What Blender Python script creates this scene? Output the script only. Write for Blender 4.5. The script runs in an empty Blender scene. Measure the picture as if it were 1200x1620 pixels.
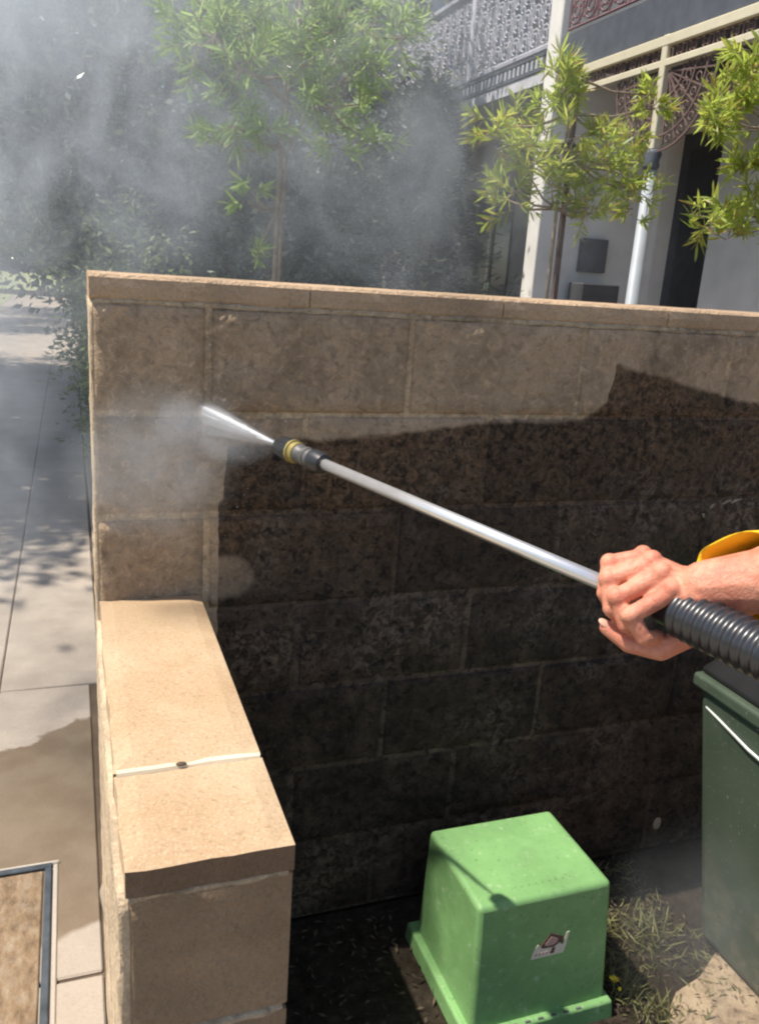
import bpy, math, random
import numpy as np
from mathutils import Vector, Matrix

rng = np.random.default_rng(7)
random.seed(7)
scene = bpy.context.scene
COL = scene.collection

# ------------------------------------------------------------------ camera
cam_d = bpy.data.cameras.new('camera')
cam = bpy.data.objects.new('camera', cam_d)
COL.objects.link(cam)
_r = Vector((0.9403153, -0.3336687, 0.06687546))
_u = Vector((0.0310348, 0.27977955, 0.95956253))
_f = Vector((0.33888637, 0.90021586, -0.27343634))
cam.matrix_world = Matrix(((_r.x, _u.x, -_f.x, -0.0348), (_r.y, _u.y, -_f.y, -1.5817),
                           (_r.z, _u.z, -_f.z, 1.4802), (0, 0, 0, 1)))
cam_d.sensor_fit = 'VERTICAL'
cam_d.sensor_height = 36.0
cam_d.lens = 36.0 * 1325.5 / 1620.0
cam_d.clip_start = 0.02
cam_d.clip_end = 600
scene.camera = cam

# ------------------------------------------------------------------ sky, sun, exposure
SUN_EL = math.radians(63)
SUN = Vector((-math.cos(SUN_EL) * 0.974, math.cos(SUN_EL) * 0.225, math.sin(SUN_EL)))
world = bpy.data.worlds.new('World')
scene.world = world
world.use_nodes = True
wn = world.node_tree
for n in list(wn.nodes):
    wn.nodes.remove(n)
sky = wn.nodes.new('ShaderNodeTexSky')
sky.sky_type = 'NISHITA'
sky.sun_disc = False
sky.sun_elevation = SUN_EL
sky.sun_rotation = math.atan2(SUN.x, SUN.y)
bg = wn.nodes.new('ShaderNodeBackground')
bg.inputs['Strength'].default_value = 0.122
wo = wn.nodes.new('ShaderNodeOutputWorld')
wn.links.new(sky.outputs[0], bg.inputs[0])
wn.links.new(bg.outputs[0], wo.inputs[0])
sun_d = bpy.data.lights.new('sun', 'SUN')
sun_d.energy = 5.0
sun_d.angle = math.radians(0.55)
sun_d.color = (1.0, 0.93, 0.82)
sun = bpy.data.objects.new('sun', sun_d)
sun.rotation_euler = SUN.to_track_quat('Z', 'Y').to_euler()
sun.location = (-4, 1, 9)
COL.objects.link(sun)
vs = scene.view_settings
vs.view_transform = 'Standard'
vs.look = 'None'
vs.exposure = 0.38
vs.gamma = 1.0
vs.use_curve_mapping = False
scene.render.engine = 'CYCLES'
scene.cycles.use_denoising = True
scene.cycles.max_bounces = 6
scene.cycles.use_adaptive_sampling = True
scene.cycles.adaptive_threshold = 0.02
scene.cycles.transparent_max_bounces = 12
scene.cycles.volume_bounces = 1
scene.cycles.filter_width = 2.2
scene.cycles.volume_step_rate = 1.0
scene.cycles.volume_max_steps = 256

# ------------------------------------------------------------------ helpers
class MB:
    """collects geometry for ONE mesh object"""
    def __init__(self):
        self.v = []
        self.f = []
    def add(self, vs, fs):
        o = len(self.v)
        self.v += [tuple(p) for p in vs]
        self.f += [tuple(i + o for i in f) for f in fs]
        return self
    def box(self, a, b, ch=0.0, jit=0.0):
        x0, y0, z0 = a
        x1, y1, z1 = b
        if ch <= 0:
            vs = [(x0, y0, z0), (x1, y0, z0), (x1, y1, z0), (x0, y1, z0), (x0, y0, z1), (x1, y0, z1), (x1, y1, z1), (x0, y1, z1)]
            return self.add(vs, [(3, 2, 1, 0), (4, 5, 6, 7), (0, 1, 5, 4), (1, 2, 6, 5), (2, 3, 7, 6), (3, 0, 4, 7)])
        c = ch
        vs = []
        for sz in (0, 1):
            for sy in (0, 1):
                for sx in (0, 1):
                    X, Y, Z = (x0, x1)[sx], (y0, y1)[sy], (z0, z1)[sz]
                    dx, dy, dz = (c, -c)[sx], (c, -c)[sy], (c, -c)[sz]
                    j = lambda: random.uniform(-jit, jit)
                    vs += [(X + j(), Y + dy, Z + dz), (X + dx, Y + j(), Z + dz), (X + dx, Y + dy, Z + j())]
        def i(sx, sy, sz, k):
            return (sz * 4 + sy * 2 + sx) * 3 + k
        fs = []
        for s in (0, 1):
            q = [i(s, 0, 0, 0), i(s, 1, 0, 0), i(s, 1, 1, 0), i(s, 0, 1, 0)]
            fs.append(q if s else q[::-1])
            q = [i(0, s, 0, 1), i(0, s, 1, 1), i(1, s, 1, 1), i(1, s, 0, 1)]
            fs.append(q if s else q[::-1])
            q = [i(0, 0, s, 2), i(1, 0, s, 2), i(1, 1, s, 2), i(0, 1, s, 2)]
            fs.append(q if s else q[::-1])
        for a_ in (0, 1):
            for b_ in (0, 1):
                fs.append([i(0, a_, b_, 1), i(1, a_, b_, 1), i(1, a_, b_, 2), i(0, a_, b_, 2)])
                fs.append([i(a_, 0, b_, 0), i(a_, 1, b_, 0), i(a_, 1, b_, 2), i(a_, 0, b_, 2)])
                fs.append([i(a_, b_, 0, 0), i(a_, b_, 1, 0), i(a_, b_, 1, 1), i(a_, b_, 0, 1)])
        for sx in (0, 1):
            for sy in (0, 1):
                for sz in (0, 1):
                    fs.append([i(sx, sy, sz, 0), i(sx, sy, sz, 1), i(sx, sy, sz, 2)])
        return self.add(vs, fs)
    def tube(self, pts, rad, n=10, caps=True):
        pts = [Vector(p) for p in pts]
        if not hasattr(rad, '__len__'):
            rad = [rad] * len(pts)
        vs, fs = [], []
        prev = None
        for k, p in enumerate(pts):
            d = (pts[min(k + 1, len(pts) - 1)] - pts[max(k - 1, 0)])
            if d.length < 1e-9:
                d = Vector((0, 0, 1))
            d.normalize()
            if prev is None:
                a = d.orthogonal().normalized()
            else:
                a = (prev - d * prev.dot(d))
                a = a.normalized() if a.length > 1e-6 else d.orthogonal().normalized()
            prev = a
            b = d.cross(a)
            for j in range(n):
                t = 2 * math.pi * j / n
                vs.append(p + (a * math.cos(t) + b * math.sin(t)) * rad[k])
        for k in range(len(pts) - 1):
            for j in range(n):
                fs.append((k * n + j, k * n + (j + 1) % n, (k + 1) * n + (j + 1) % n, (k + 1) * n + j))
        if caps:
            fs.append(tuple(range(n))[::-1])
            fs.append(tuple(range((len(pts) - 1) * n, len(pts) * n)))
        return self.add(vs, fs)
    def ellipsoid(self, c, r, R=None, nu=14, nv=10):
        vs, fs = [], []
        for i in range(nv + 1):
            t = math.pi * i / nv
            for j in range(nu):
                p = 2 * math.pi * j / nu
                q = Vector((r[0] * math.sin(t) * math.cos(p), r[1] * math.sin(t) * math.sin(p), r[2] * math.cos(t)))
                if R is not None:
                    q = R @ q
                vs.append(Vector(c) + q)
        for i in range(nv):
            for j in range(nu):
                fs.append((i * nu + j, (i + 1) * nu + j, (i + 1) * nu + (j + 1) % nu, i * nu + (j + 1) % nu))
        return self.add(vs, fs)
    def capsule(self, a, b, ra, rb, n=12):
        a, b = Vector(a), Vector(b)
        d = (b - a)
        L = d.length
        d = d / L if L > 1e-9 else Vector((0, 0, 1))
        pts, rad = [], []
        for k in range(5):
            t = math.pi / 2 * k / 5
            pts.append(a - d * ra * math.cos(t))
            rad.append(max(ra * math.sin(t), 1e-4))
        pts += [a, b]
        rad += [ra, rb]
        for k in range(4, -1, -1):
            t = math.pi / 2 * k / 5
            pts.append(b + d * rb * math.cos(t))
            rad.append(max(rb * math.sin(t), 1e-4))
        return self.tube(pts, rad, n)
    def mesh(self, name):
        m = bpy.data.meshes.new(name)
        m.from_pydata([tuple(p) for p in self.v], [], self.f)
        m.update()
        return m
    def build(self, name, mat, parent=None, smooth=False, loc=None):
        o = obj(name, self.mesh(name), mat, parent, loc)
        if smooth:
            o.data.polygons.foreach_set('use_smooth', [True] * len(o.data.polygons))
        return o

def obj(name, me, mat=None, parent=None, loc=None):
    o = bpy.data.objects.new(name, me)
    COL.objects.link(o)
    if mat is not None and me is not None and not me.materials:
        me.materials.append(mat)
    if parent is not None:
        o.parent = parent
    if loc is not None:
        o.location = loc
    return o

def tag(o, label=None, cat=None, group=None, kind=None):
    if label: o['label'] = label
    if cat: o['category'] = cat
    if group: o['group'] = group
    if kind: o['kind'] = kind
    return o

def thing(name, label, cat, loc=(0, 0, 0), group=None):
    o = bpy.data.objects.new(name, None)
    o.empty_display_size = 0.1
    COL.objects.link(o)
    o.location = loc
    return tag(o, label, cat, group)

def smooth(o, ang=None):
    o.data.polygons.foreach_set('use_smooth', [True] * len(o.data.polygons))
    if ang:
        o.data.set_sharp_from_angle(angle=math.radians(ang))
    return o

def mesh_np(name, V, F):
    """V (n,3), F (m,k) numpy -> mesh"""
    m = bpy.data.meshes.new(name)
    k = F.shape[1]
    m.vertices.add(len(V))
    m.vertices.foreach_set('co', V.astype(np.float32).ravel())
    m.loops.add(F.size)
    m.loops.foreach_set('vertex_index', F.astype(np.int32).ravel())
    m.polygons.add(len(F))
    m.polygons.foreach_set('loop_start', np.arange(0, F.size, k, dtype=np.int32))
    m.update(calc_edges=True)
    m.validate()
    return m

# value noise for geometry
_g = rng.random((64, 64, 64)).astype(np.float32)
def vnoise(p):
    p = np.asarray(p, dtype=np.float64)
    i = np.floor(p).astype(int)
    f = p - i
    f = f * f * (3 - 2 * f)
    out = 0
    for dx in (0, 1):
        for dy in (0, 1):
            for dz in (0, 1):
                w = (f[..., 0] if dx else 1 - f[..., 0]) * (f[..., 1] if dy else 1 - f[..., 1]) * (f[..., 2] if dz else 1 - f[..., 2])
                out = out + w * _g[(i[..., 0] + dx) % 64, (i[..., 1] + dy) % 64, (i[..., 2] + dz) % 64]
    return out

# ------------------------------------------------------------------ materials
class NT:
    def __init__(self, name, rough=0.8, spec=0.3):
        self.m = bpy.data.materials.new(name)
        self.m.use_nodes = True
        self.t = self.m.node_tree
        self.b = self.t.nodes['Principled BSDF']
        self.out = self.t.nodes['Material Output']
        self.b.inputs['Roughness'].default_value = rough
        self.b.inputs['Specular IOR Level'].default_value = spec
        self.pos = None
    def n(self, typ, **kw):
        nd = self.t.nodes.new(typ)
        for k, v in kw.items():
            setattr(nd, k, v)
        return nd
    def link(self, a, b):
        self.t.links.new(a, b)
    def P(self):
        if self.pos is None:
            self.pos = self.n('ShaderNodeNewGeometry').outputs['Position']
        return self.pos
    def put(self, sock, v):
        if isinstance(v, bpy.types.NodeSocket):
            self.link(v, sock)
        elif isinstance(v, (tuple, list)) and len(v) == 3 and sock.type == 'RGBA':
            sock.default_value = (*v, 1)
        else:
            sock.default_value = v
    def noise(self, scale, detail=4, rough=0.55, vec=None, dist=0.0, color=False):
        nd = self.n('ShaderNodeTexNoise')
        nd.inputs['Scale'].default_value = scale
        nd.inputs['Detail'].default_value = detail
        nd.inputs['Roughness'].default_value = rough
        nd.inputs['Distortion'].default_value = dist
        self.link(vec if vec is not None else self.P(), nd.inputs['Vector'])
        return nd.outputs['Color' if color else 'Fac']
    def voro(self, scale, feature='F1', vec=None, out='Distance'):
        nd = self.n('ShaderNodeTexVoronoi', feature=feature)
        nd.inputs['Scale'].default_value = scale
        self.link(vec if vec is not None else self.P(), nd.inputs['Vector'])
        return nd.outputs[out]
    def ramp(self, fac, stops):
        nd = self.n('ShaderNodeValToRGB')
        cr = nd.color_ramp
        while len(cr.elements) < len(stops):
            cr.elements.new(0.5)
        for e, (p, c) in zip(cr.elements, stops):
            e.position = p
            e.color = (*c, 1) if len(c) == 3 else c
        self.link(fac, nd.inputs[0])
        return nd.outputs[0]
    def mix(self, fac, a, b, blend='MIX'):
        nd = self.n('ShaderNodeMix', data_type='RGBA', blend_type=blend)
        self.put(nd.inputs[0], fac)
        self.put(nd.inputs[6], a)
        self.put(nd.inputs[7], b)
        return nd.outputs[2]
    def math(self, op, a, b=0.0, c=None):
        nd = self.n('ShaderNodeMath', operation=op)
        self.put(nd.inputs[0], a)
        self.put(nd.inputs[1], b)
        if c is not None:
            self.put(nd.inputs[2], c)
        return nd.outputs[0]
    def map(self, v, a, b, c=0.0, d=1.0, interp='SMOOTHSTEP'):
        nd = self.n('ShaderNodeMapRange', interpolation_type=interp)
        self.put(nd.inputs[0], v)
        for k, x in enumerate((a, b, c, d)):
            self.put(nd.inputs[k + 1], x)
        return nd.outputs[0]
    def xyz(self, v=None):
        nd = self.n('ShaderNodeSeparateXYZ')
        self.link(v if v is not None else self.P(), nd.inputs[0])
        return nd.outputs
    def bump(self, h, strength=0.5, dist=0.01, prev=None):
        nd = self.n('ShaderNodeBump')
        nd.inputs['Strength'].default_value = strength
        nd.inputs['Distance'].default_value = dist
        self.link(h, nd.inputs['Height'])
        if prev is not None:
            self.link(prev, nd.inputs['Normal'])
        self.link(nd.outputs[0], self.b.inputs['Normal'])
        return nd.outputs[0]
    def color(self, c):
        self.put(self.b.inputs['Base Color'], c)
        return self
    def obj_random(self):
        return self.n('ShaderNodeObjectInfo').outputs['Random']

def plain(name, col, rough=0.6, spec=0.4, metal=0.0, var=0.18, scale=9.0, bump=0.0, bscale=60):
    k = NT(name, rough, spec)
    d = tuple(c * (1 - var) for c in col)
    l = tuple(min(1, c * (1 + var)) for c in col)
    k.color(k.ramp(k.noise(scale, 5), [(0.3, d), (0.7, l)]))
    k.b.inputs['Metallic'].default_value = metal
    if bump:
        k.bump(k.noise(bscale, 4), bump, 0.004)
    return k.m

# outline of the washed part on the face of the big wall: height of the dirt edge over X
CLEAN = [(0.0, 0.0), (0.222, 0.0), (0.226, 1.03), (0.238, 1.04), (0.242, 1.140), (0.33, 1.149), (0.42, 1.153), (0.58, 1.164), (0.69, 1.178),
         (0.776, 1.19), (0.913, 1.193), (1.02, 1.194), (1.05, 1.21), (1.085, 1.245), (1.09, 1.318), (1.10, 1.322), (1.12, 1.311),
         (1.19, 1.303), (1.32, 1.273), (1.435, 1.249), (1.515, 1.238), (1.8, 1.22), (2.0, 1.22)]

def clean_mask(k):
    x, y, z = k.xyz()
    w = k.math('MULTIPLY', k.math('SUBTRACT', k.noise(16, 3), 0.5), 0.018)
    xx = k.math('ADD', x, w)
    w2 = k.math('MULTIPLY', k.math('SUBTRACT', k.noise(23, 3), 0.5), 0.02)
    zz = k.math('ADD', z, w2)
    fc = k.n('ShaderNodeFloatCurve')
    cv = fc.mapping.curves[0]
    pts = [(a / 2.0, b / 1.6) for a, b in CLEAN]
    cv.points[0].location = pts[0]
    cv.points[1].location = pts[-1]
    for p in pts[1:-1]:
        cv.points.new(*p)
    for p in cv.points:
        p.handle_type = 'VECTOR'
    fc.mapping.update()
    k.put(fc.inputs['Factor'], 1.0)
    k.link(k.math('DIVIDE', xx, 2.0), fc.inputs['Value'])
    zb = k.math('MULTIPLY', fc.outputs[0], 1.6)
    d = k.math('SUBTRACT', zz, zb)
    m = k.map(d, -0.006, 0.008)
    # round patch washed by a stray pass beside the low wall
    ex = k.math('DIVIDE', k.math('SUBTRACT', xx, 0.245), 0.055)
    ez = k.math('DIVIDE', k.math('SUBTRACT', zz, 0.873), 0.048)
    r2 = k.math('ADD', k.math('MULTIPLY', ex, ex), k.math('MULTIPLY', ez, ez))
    e = k.map(r2, 0.6, 1.2, 0.55, 0.0)
    m = k.math('MAXIMUM', m, e)
    # only the yard side carries the black growth; the low wall has been washed already
    front = k.map(y, 0.03, 0.06)
    return k.math('MAXIMUM', m, front)

def wall_stone(name, clean, dirt, mortar=False, always_clean=False, mo=0.8, ms=46):
    k = NT(name, 0.72, 0.3)
    x, y, z = k.xyz()
    base = k.mix(k.map(k.noise(6, 5, 0.6), 0.3, 0.7), tuple(c * 0.72 for c in clean), tuple(c * 1.25 for c in clean))
    relief_tone = k.noise(ms, 7, 0.72, dist=0.7)  # light and dark of the split relief painted into the colour
    base = k.mix(k.math('MULTIPLY', k.map(relief_tone, 0.50, 0.68), mo), base, tuple(c * 1.55 for c in clean))
    base = k.mix(k.math('MULTIPLY', k.map(relief_tone, 0.50, 0.34), mo), base, tuple(c * 0.45 for c in clean))
    base = k.mix(k.math('MULTIPLY', k.map(k.noise(190, 3, 0.7), 0.5, 0.72), 0.5), base, tuple(c * 0.55 for c in clean))
    base = k.mix(k.math('MULTIPLY', k.map(k.noise(3.1, 3), 0.5, 0.75), 0.45), base, (clean[0] * 0.95, clean[1] * 0.98, clean[2] * 0.98))
    if not mortar:
        base = k.mix(0.25, base, k.mix(k.obj_random(), tuple(c * 0.6 for c in clean), tuple(c * 1.3 for c in clean)))
    col = base
    if not always_clean:
        # leftover film near the right end, still half dirty
        film = k.math('MULTIPLY', k.map(k.noise(5, 5, 0.7), 0.42, 0.62), k.math('MULTIPLY', k.map(x, 1.1, 1.2), k.map(x, 1.5, 1.32)))
        col = k.mix(k.math('MULTIPLY', film, 0.7), col, tuple(c * 0.25 for c in clean))
        n1 = k.noise(13, 6, 0.7)
        dk = k.ramp(n1, [(0.30, tuple(c * 0.22 for c in dirt)), (0.52, dirt), (0.75, tuple(c * 2.2 for c in dirt))])
        thin = k.math('MULTIPLY', k.map(k.noise(2.3, 4, 0.6), 0.34, 0.60), k.map(z, 0.62, 1.12))
        brown = (0.235, 0.145, 0.085)
        dk = k.mix(k.math('MULTIPLY', thin, 0.85), dk, k.mix(k.map(k.noise(58, 6, 0.72, dist=0.8), 0.34, 0.66), tuple(c * 0.18 for c in brown), tuple(c * 1.15 for c in brown)))
        thin2 = k.math('MULTIPLY', k.map(k.noise(3.7, 4, 0.6), 0.48, 0.66), 0.65)
        dk = k.mix(thin2, dk, k.mix(k.map(k.noise(44, 5, 0.7, dist=0.8), 0.42, 0.62), (0.05, 0.035, 0.025), (0.30, 0.225, 0.165)))
        flake = k.math('MULTIPLY', k.map(k.noise(64, 6, 0.78, dist=0.6), 0.54, 0.68), 0.6)
        dk = k.mix(flake, dk, tuple(c * 0.40 for c in clean))
        pit_shade = k.math('MULTIPLY', k.map(k.noise(46, 6, 0.75, dist=0.7), 0.50, 0.38), 0.8)  # shade of the small hollows painted in
        dk = k.mix(pit_shade, dk, (0.012, 0.010, 0.008))
        moss = k.math('MULTIPLY', k.math('MULTIPLY', k.map(k.noise(4.2, 4), 0.55, 0.72), k.map(x, 0.9, 1.3)), 0.6)
        dk = k.mix(moss, dk, (0.034, 0.034, 0.013))
        if not mortar:
            dk = k.mix(1.0, dk, k.mix(k.obj_random(), (0.72, 0.72, 0.73), (1.32, 1.28, 1.22)), 'MULTIPLY')
        col = k.mix(clean_mask(k), dk, col)
    k.color(col)
    k.put(k.b.inputs['Roughness'], k.map(k.noise(9, 4), 0.3, 0.7, 0.55, 0.88))
    h = k.math('ADD', k.noise(44, 7, 0.7), k.math('MULTIPLY', k.noise(150, 4, 0.6), 0.4))
    k.bump(h, 0.9 if not mortar else 0.7, 0.02)
    return k.m

M = {}
M['block'] = wall_stone('split_block', (0.56, 0.40, 0.262), (0.088, 0.060, 0.041))
M['mortar'] = wall_stone('block_mortar', (0.60, 0.45, 0.29), (0.135, 0.094, 0.066), mortar=True)
M['coping'] = wall_stone('wall_coping', (0.64, 0.45, 0.29), (0.03, 0.02, 0.015), always_clean=True, mo=0.3, ms=110)

def cap_stone():
    k = NT('low_wall_cap', 0.85, 0.25)
    c = (0.55, 0.385, 0.235)
    b = k.mix(k.map(k.noise(4.5, 4), 0.3, 0.7), (0.44, 0.295, 0.170), (0.52, 0.385, 0.25))
    b = k.mix(k.math('MULTIPLY', k.map(k.noise(230, 3, 0.7), 0.5, 0.66), 0.55), b, (0.60, 0.47, 0.325))
    b = k.mix(k.math('MULTIPLY', k.map(k.noise(170, 3, 0.75), 0.53, 0.68), 0.6), b, (0.30, 0.19, 0.10))
    x, y, z = k.xyz()
    wall_band = k.math('MULTIPLY', k.map(k.math('ADD', y, k.math('MULTIPLY', k.noise(9, 3), 0.12)), -0.2, 0.02), 0.55)  # cap colour darkens towards the tall wall
    b = k.mix(wall_band, b, (0.34, 0.235, 0.14))
    k.color(b)
    k.bump(k.noise(150, 5, 0.7), 0.45, 0.004)
    return k.m
M['cap'] = cap_stone()
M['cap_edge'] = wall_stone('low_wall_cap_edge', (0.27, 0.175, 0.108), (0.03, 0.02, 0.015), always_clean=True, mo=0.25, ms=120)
M['lowblock'] = wall_stone('low_wall_block', (0.39, 0.268, 0.166), (0.03, 0.02, 0.015), always_clean=True, mo=0.18, ms=130)
M['lowmortar'] = wall_stone('low_wall_mortar', (0.50, 0.40, 0.28), (0.03, 0.02, 0.015), mortar=True, always_clean=True)

def concrete(name, base, wet=False):
    k = NT(name, 0.85, 0.25)
    x, y, z = k.xyz()
    b = k.mix(k.map(k.noise(3.4, 5, 0.6), 0.3, 0.7), tuple(c * 0.85 for c in base), tuple(min(0.8, c * 1.13) for c in base))
    b = k.mix(k.math('MULTIPLY', k.map(k.noise(160, 3, 0.7), 0.5, 0.66), 0.4), b, tuple(c * 0.6 for c in base))
    b = k.mix(k.math('MULTIPLY', k.map(k.noise(40, 4, 0.7), 0.55, 0.7), 0.4), b, tuple(min(0.85, c * 1.25) for c in base))
    b = k.mix(k.math('MULTIPLY', k.map(k.noise(1.9, 6, 0.7), 0.45, 0.70), 0.5), b, (base[0] * 0.62, base[1] * 0.58, base[2] * 0.54))
    b = k.mix(0.3, b, k.mix(k.obj_random(), tuple(c * 0.8 for c in base), tuple(c * 1.12 for c in base)))
    rgh = 0.85
    if wet:
        w = k.math('MULTIPLY', k.math('SUBTRACT', k.noise(6, 4, 0.6), 0.5), 0.22)
        yy = k.math('ADD', k.math('ADD', y, w), k.math('MULTIPLY', x, -0.75))
        m1 = k.map(yy, 1.10, 1.075)
        yy2 = k.math('ADD', k.math('ADD', y, k.math('MULTIPLY', w, 0.3)), k.math('MULTIPLY', x, -0.3))
        m2 = k.map(yy2, 0.105, 0.125)
        m = k.math('MULTIPLY', m1, m2)
        b = k.mix(m, b, k.mix(k.map(k.noise(5, 4), 0.35, 0.65), (0.17, 0.125, 0.085), (0.21, 0.165, 0.115)))
        k.put(k.b.inputs['Roughness'], k.map(m, 0.0, 1.0, 0.85, 0.5))
    k.color(b)
    k.bump(k.noise(90, 5, 0.7), 0.35, 0.004)
    return k.m
M['path'] = concrete('footpath_concrete', (0.385, 0.33, 0.275), wet=True)
M['joint'] = plain('joint_dirt', (0.12, 0.09, 0.065), 0.95, 0.1)
M['asphalt'] = plain('asphalt', (0.06, 0.06, 0.062), 0.9, 0.2, scale=40)
M['soil'] = None
def soil():
    k = NT('yard_soil', 0.95, 0.15)
    n = k.noise(26, 6, 0.7)
    b = k.ramp(n, [(0.3, (0.018, 0.013, 0.009)), (0.55, (0.05, 0.038, 0.027)), (0.8, (0.11, 0.085, 0.06))])
    k.color(b)
    k.bump(k.noise(70, 6, 0.7), 0.9, 0.02)
    return k.m
M['soil'] = soil()
def paver():
    k = NT('sandy_yard_paving', 0.9, 0.2)
    b = k.ramp(k.noise(18, 6, 0.7), [(0.28, (0.18, 0.125, 0.085)), (0.5, (0.40, 0.30, 0.20)), (0.75, (0.52, 0.40, 0.27))])
    b = k.mix(k.math('MULTIPLY', k.map(k.noise(60, 4, 0.7), 0.52, 0.68), 0.7), b, (0.10, 0.07, 0.05))
    k.color(b)
    k.bump(k.noise(60, 6, 0.7), 0.7, 0.01)
    return k.m
M['paver'] = paver()
M['grassm'] = plain('lawn_green', (0.30, 0.32, 0.16), 0.9, 0.2, var=0.4, scale=14)

def leaf(name, a, b, trans=0.45, rough=0.5, tip=None):
    k = NT(name, rough, 0.35)
    f = k.n('ShaderNodeNewGeometry').outputs['Random Per Island']
    st = [(0.0, a), (0.7, b)]
    if tip:
        st.append((0.97, tip))
    c = k.ramp(f, st)
    k.color(c)
    tr = k.n('ShaderNodeBsdfTranslucent')
    k.link(k.mix(0.5, c, tuple(min(1, 1.5 * v) for v in b)), tr.inputs[0])
    mx = k.n('ShaderNodeMixShader')
    mx.inputs[0].default_value = trans
    k.link(k.b.outputs[0], mx.inputs[1])
    k.link(tr.outputs[0], mx.inputs[2])
    k.link(mx.outputs[0], k.out.inputs['Surface'])
    return k.m
M['leaf_bright'] = leaf('bottlebrush_leaf', (0.22, 0.31, 0.06), (0.48, 0.56, 0.11), 0.55, 0.4, (0.50, 0.32, 0.10))
M['leaf_soft'] = leaf('soft_green_leaf', (0.20, 0.31, 0.10), (0.40, 0.52, 0.19), 0.55, 0.4)
M['leaf_dark'] = leaf('dark_evergreen_leaf', (0.03, 0.042, 0.024), (0.17, 0.20, 0.115), 0.3, 0.28, (0.42, 0.45, 0.35))  # palest leaves of the ramp stand in for sunlit specks
M['leaf_mid'] = leaf('street_tree_leaf', (0.06, 0.09, 0.035), (0.17, 0.22, 0.085), 0.4, 0.35, (0.36, 0.40, 0.24))
M['leaf_conifer'] = leaf('conifer_needle', (0.022, 0.032, 0.02), (0.05, 0.065, 0.04), 0.15, 0.6)
M['leaf_grass'] = leaf('grass_blade', (0.10, 0.11, 0.035), (0.24, 0.23, 0.10), 0.35, 0.6)
M['litter'] = leaf('dry_litter', (0.03, 0.022, 0.015), (0.12, 0.09, 0.06), 0.1, 0.9)
M['bark'] = plain('bark', (0.16, 0.12, 0.09), 0.9, 0.2, var=0.4, scale=40, bump=0.6, bscale=50)
M['bark_pale'] = plain('pale_bark', (0.34, 0.27, 0.20), 0.9, 0.2, var=0.3, scale=40, bump=0.5, bscale=50)
M['stake'] = plain('stake_timber', (0.15, 0.10, 0.085), 0.85, 0.2, var=0.3, scale=30)

# ------------------------------------------------------------------ setting: ground
tag(MB().box((-300, -200, -0.5), (300, 300, -0.012)).build('ground', M['soil']), kind='structure')
g = MB().box((-300, 33, -0.4), (0.0, 60, 0.006)).build('lawn', M['grassm'])
tag(g, kind='structure')
tag(MB().box((-12, -60, -0.4), (-3.2, 300, -0.006)).build('road', M['asphalt']), kind='structure')
tag(MB().box((-3.2, -60, -0.3), (-3.05, 29.5, 0.06), 0.015).build('kerb', concrete('kerb_concrete', (0.34, 0.31, 0.28))), kind='structure')
tag(MB().box((-3.05, -60, -0.3), (-1.75, 29.5, 0.0)).build('nature_strip', M['grassm']), kind='structure')

fp = MB().box((-1.75, -14, -0.3), (0.034, 29.5, -0.006)).build('footpath', M['joint'])
tag(fp, kind='structure')
ys = [-14, -11, -8, -5.3, -3.7, -1.9, -0.04, 1.295, 3.1, 4.6, 6.1, 7.6, 9.1, 10.6, 12.1, 13.6, 15.1, 16.6, 18.1, 19.6, 22, 25, 29.4]
for i in range(len(ys) - 1):
    for (xa, xb) in ((-1.74, -0.3105), (-0.3045, -0.012)):
        y0, y1 = ys[i] + 0.005, ys[i + 1] - 0.005
        if xb > -0.1 and y0 > 0.5:
            xb = 0.024
        if xb > -0.1:
            # small strip beside the wall; notch cut out for the pit frame is simply covered by it
            pass
        s = MB().box((xa, y0, -0.06), (xb, y1, random.uniform(-0.001, 0.002)), 0.004, 0.0008).build('slab', M['path'], fp)

yd = MB().box((0.19, -6, -0.3), (6.0, 0.0, -0.004)).build('yard_ground', M['soil'])
tag(yd, kind='structure')
# sandy paving at the right of the yard, ragged edge
pv = [(1.08, -0.56), (1.11, -0.48), (1.17, -0.435), (1.25, -0.415), (1.33, -0.37), (1.6, -0.33), (3.9, -0.32), (3.9, -5.9), (0.75, -5.9), (0.80, -1.2), (0.95, -0.72)]
b = MB()
b.add([(x, y, 0.006) for x, y in pv] + [(x, y, -0.05) for x, y in pv],
      [tuple(range(len(pv)))[::-1]] + [(i, (i + 1) % len(pv), len(pv) + (i + 1) % len(pv), len(pv) + i) for i in range(len(pv))])
tag(b.build('yard_paving', M['paver']), kind='structure')
tag(MB().box((0.2, 0.19, -0.3), (5.2, 14, -0.002)).build('garden_soil', M['soil']), kind='structure')
edg = MB()
for k in range(30):
    edg.box((0.036, 0.21 + k * 0.6, -0.1), (0.198, 0.20 + (k + 1) * 0.6, 0.018 + random.uniform(-.003, .003)), 0.006, 0.002)
tag(edg.build('garden_edging', concrete('edging_concrete', (0.36, 0.30, 0.235))), kind='structure')

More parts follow.
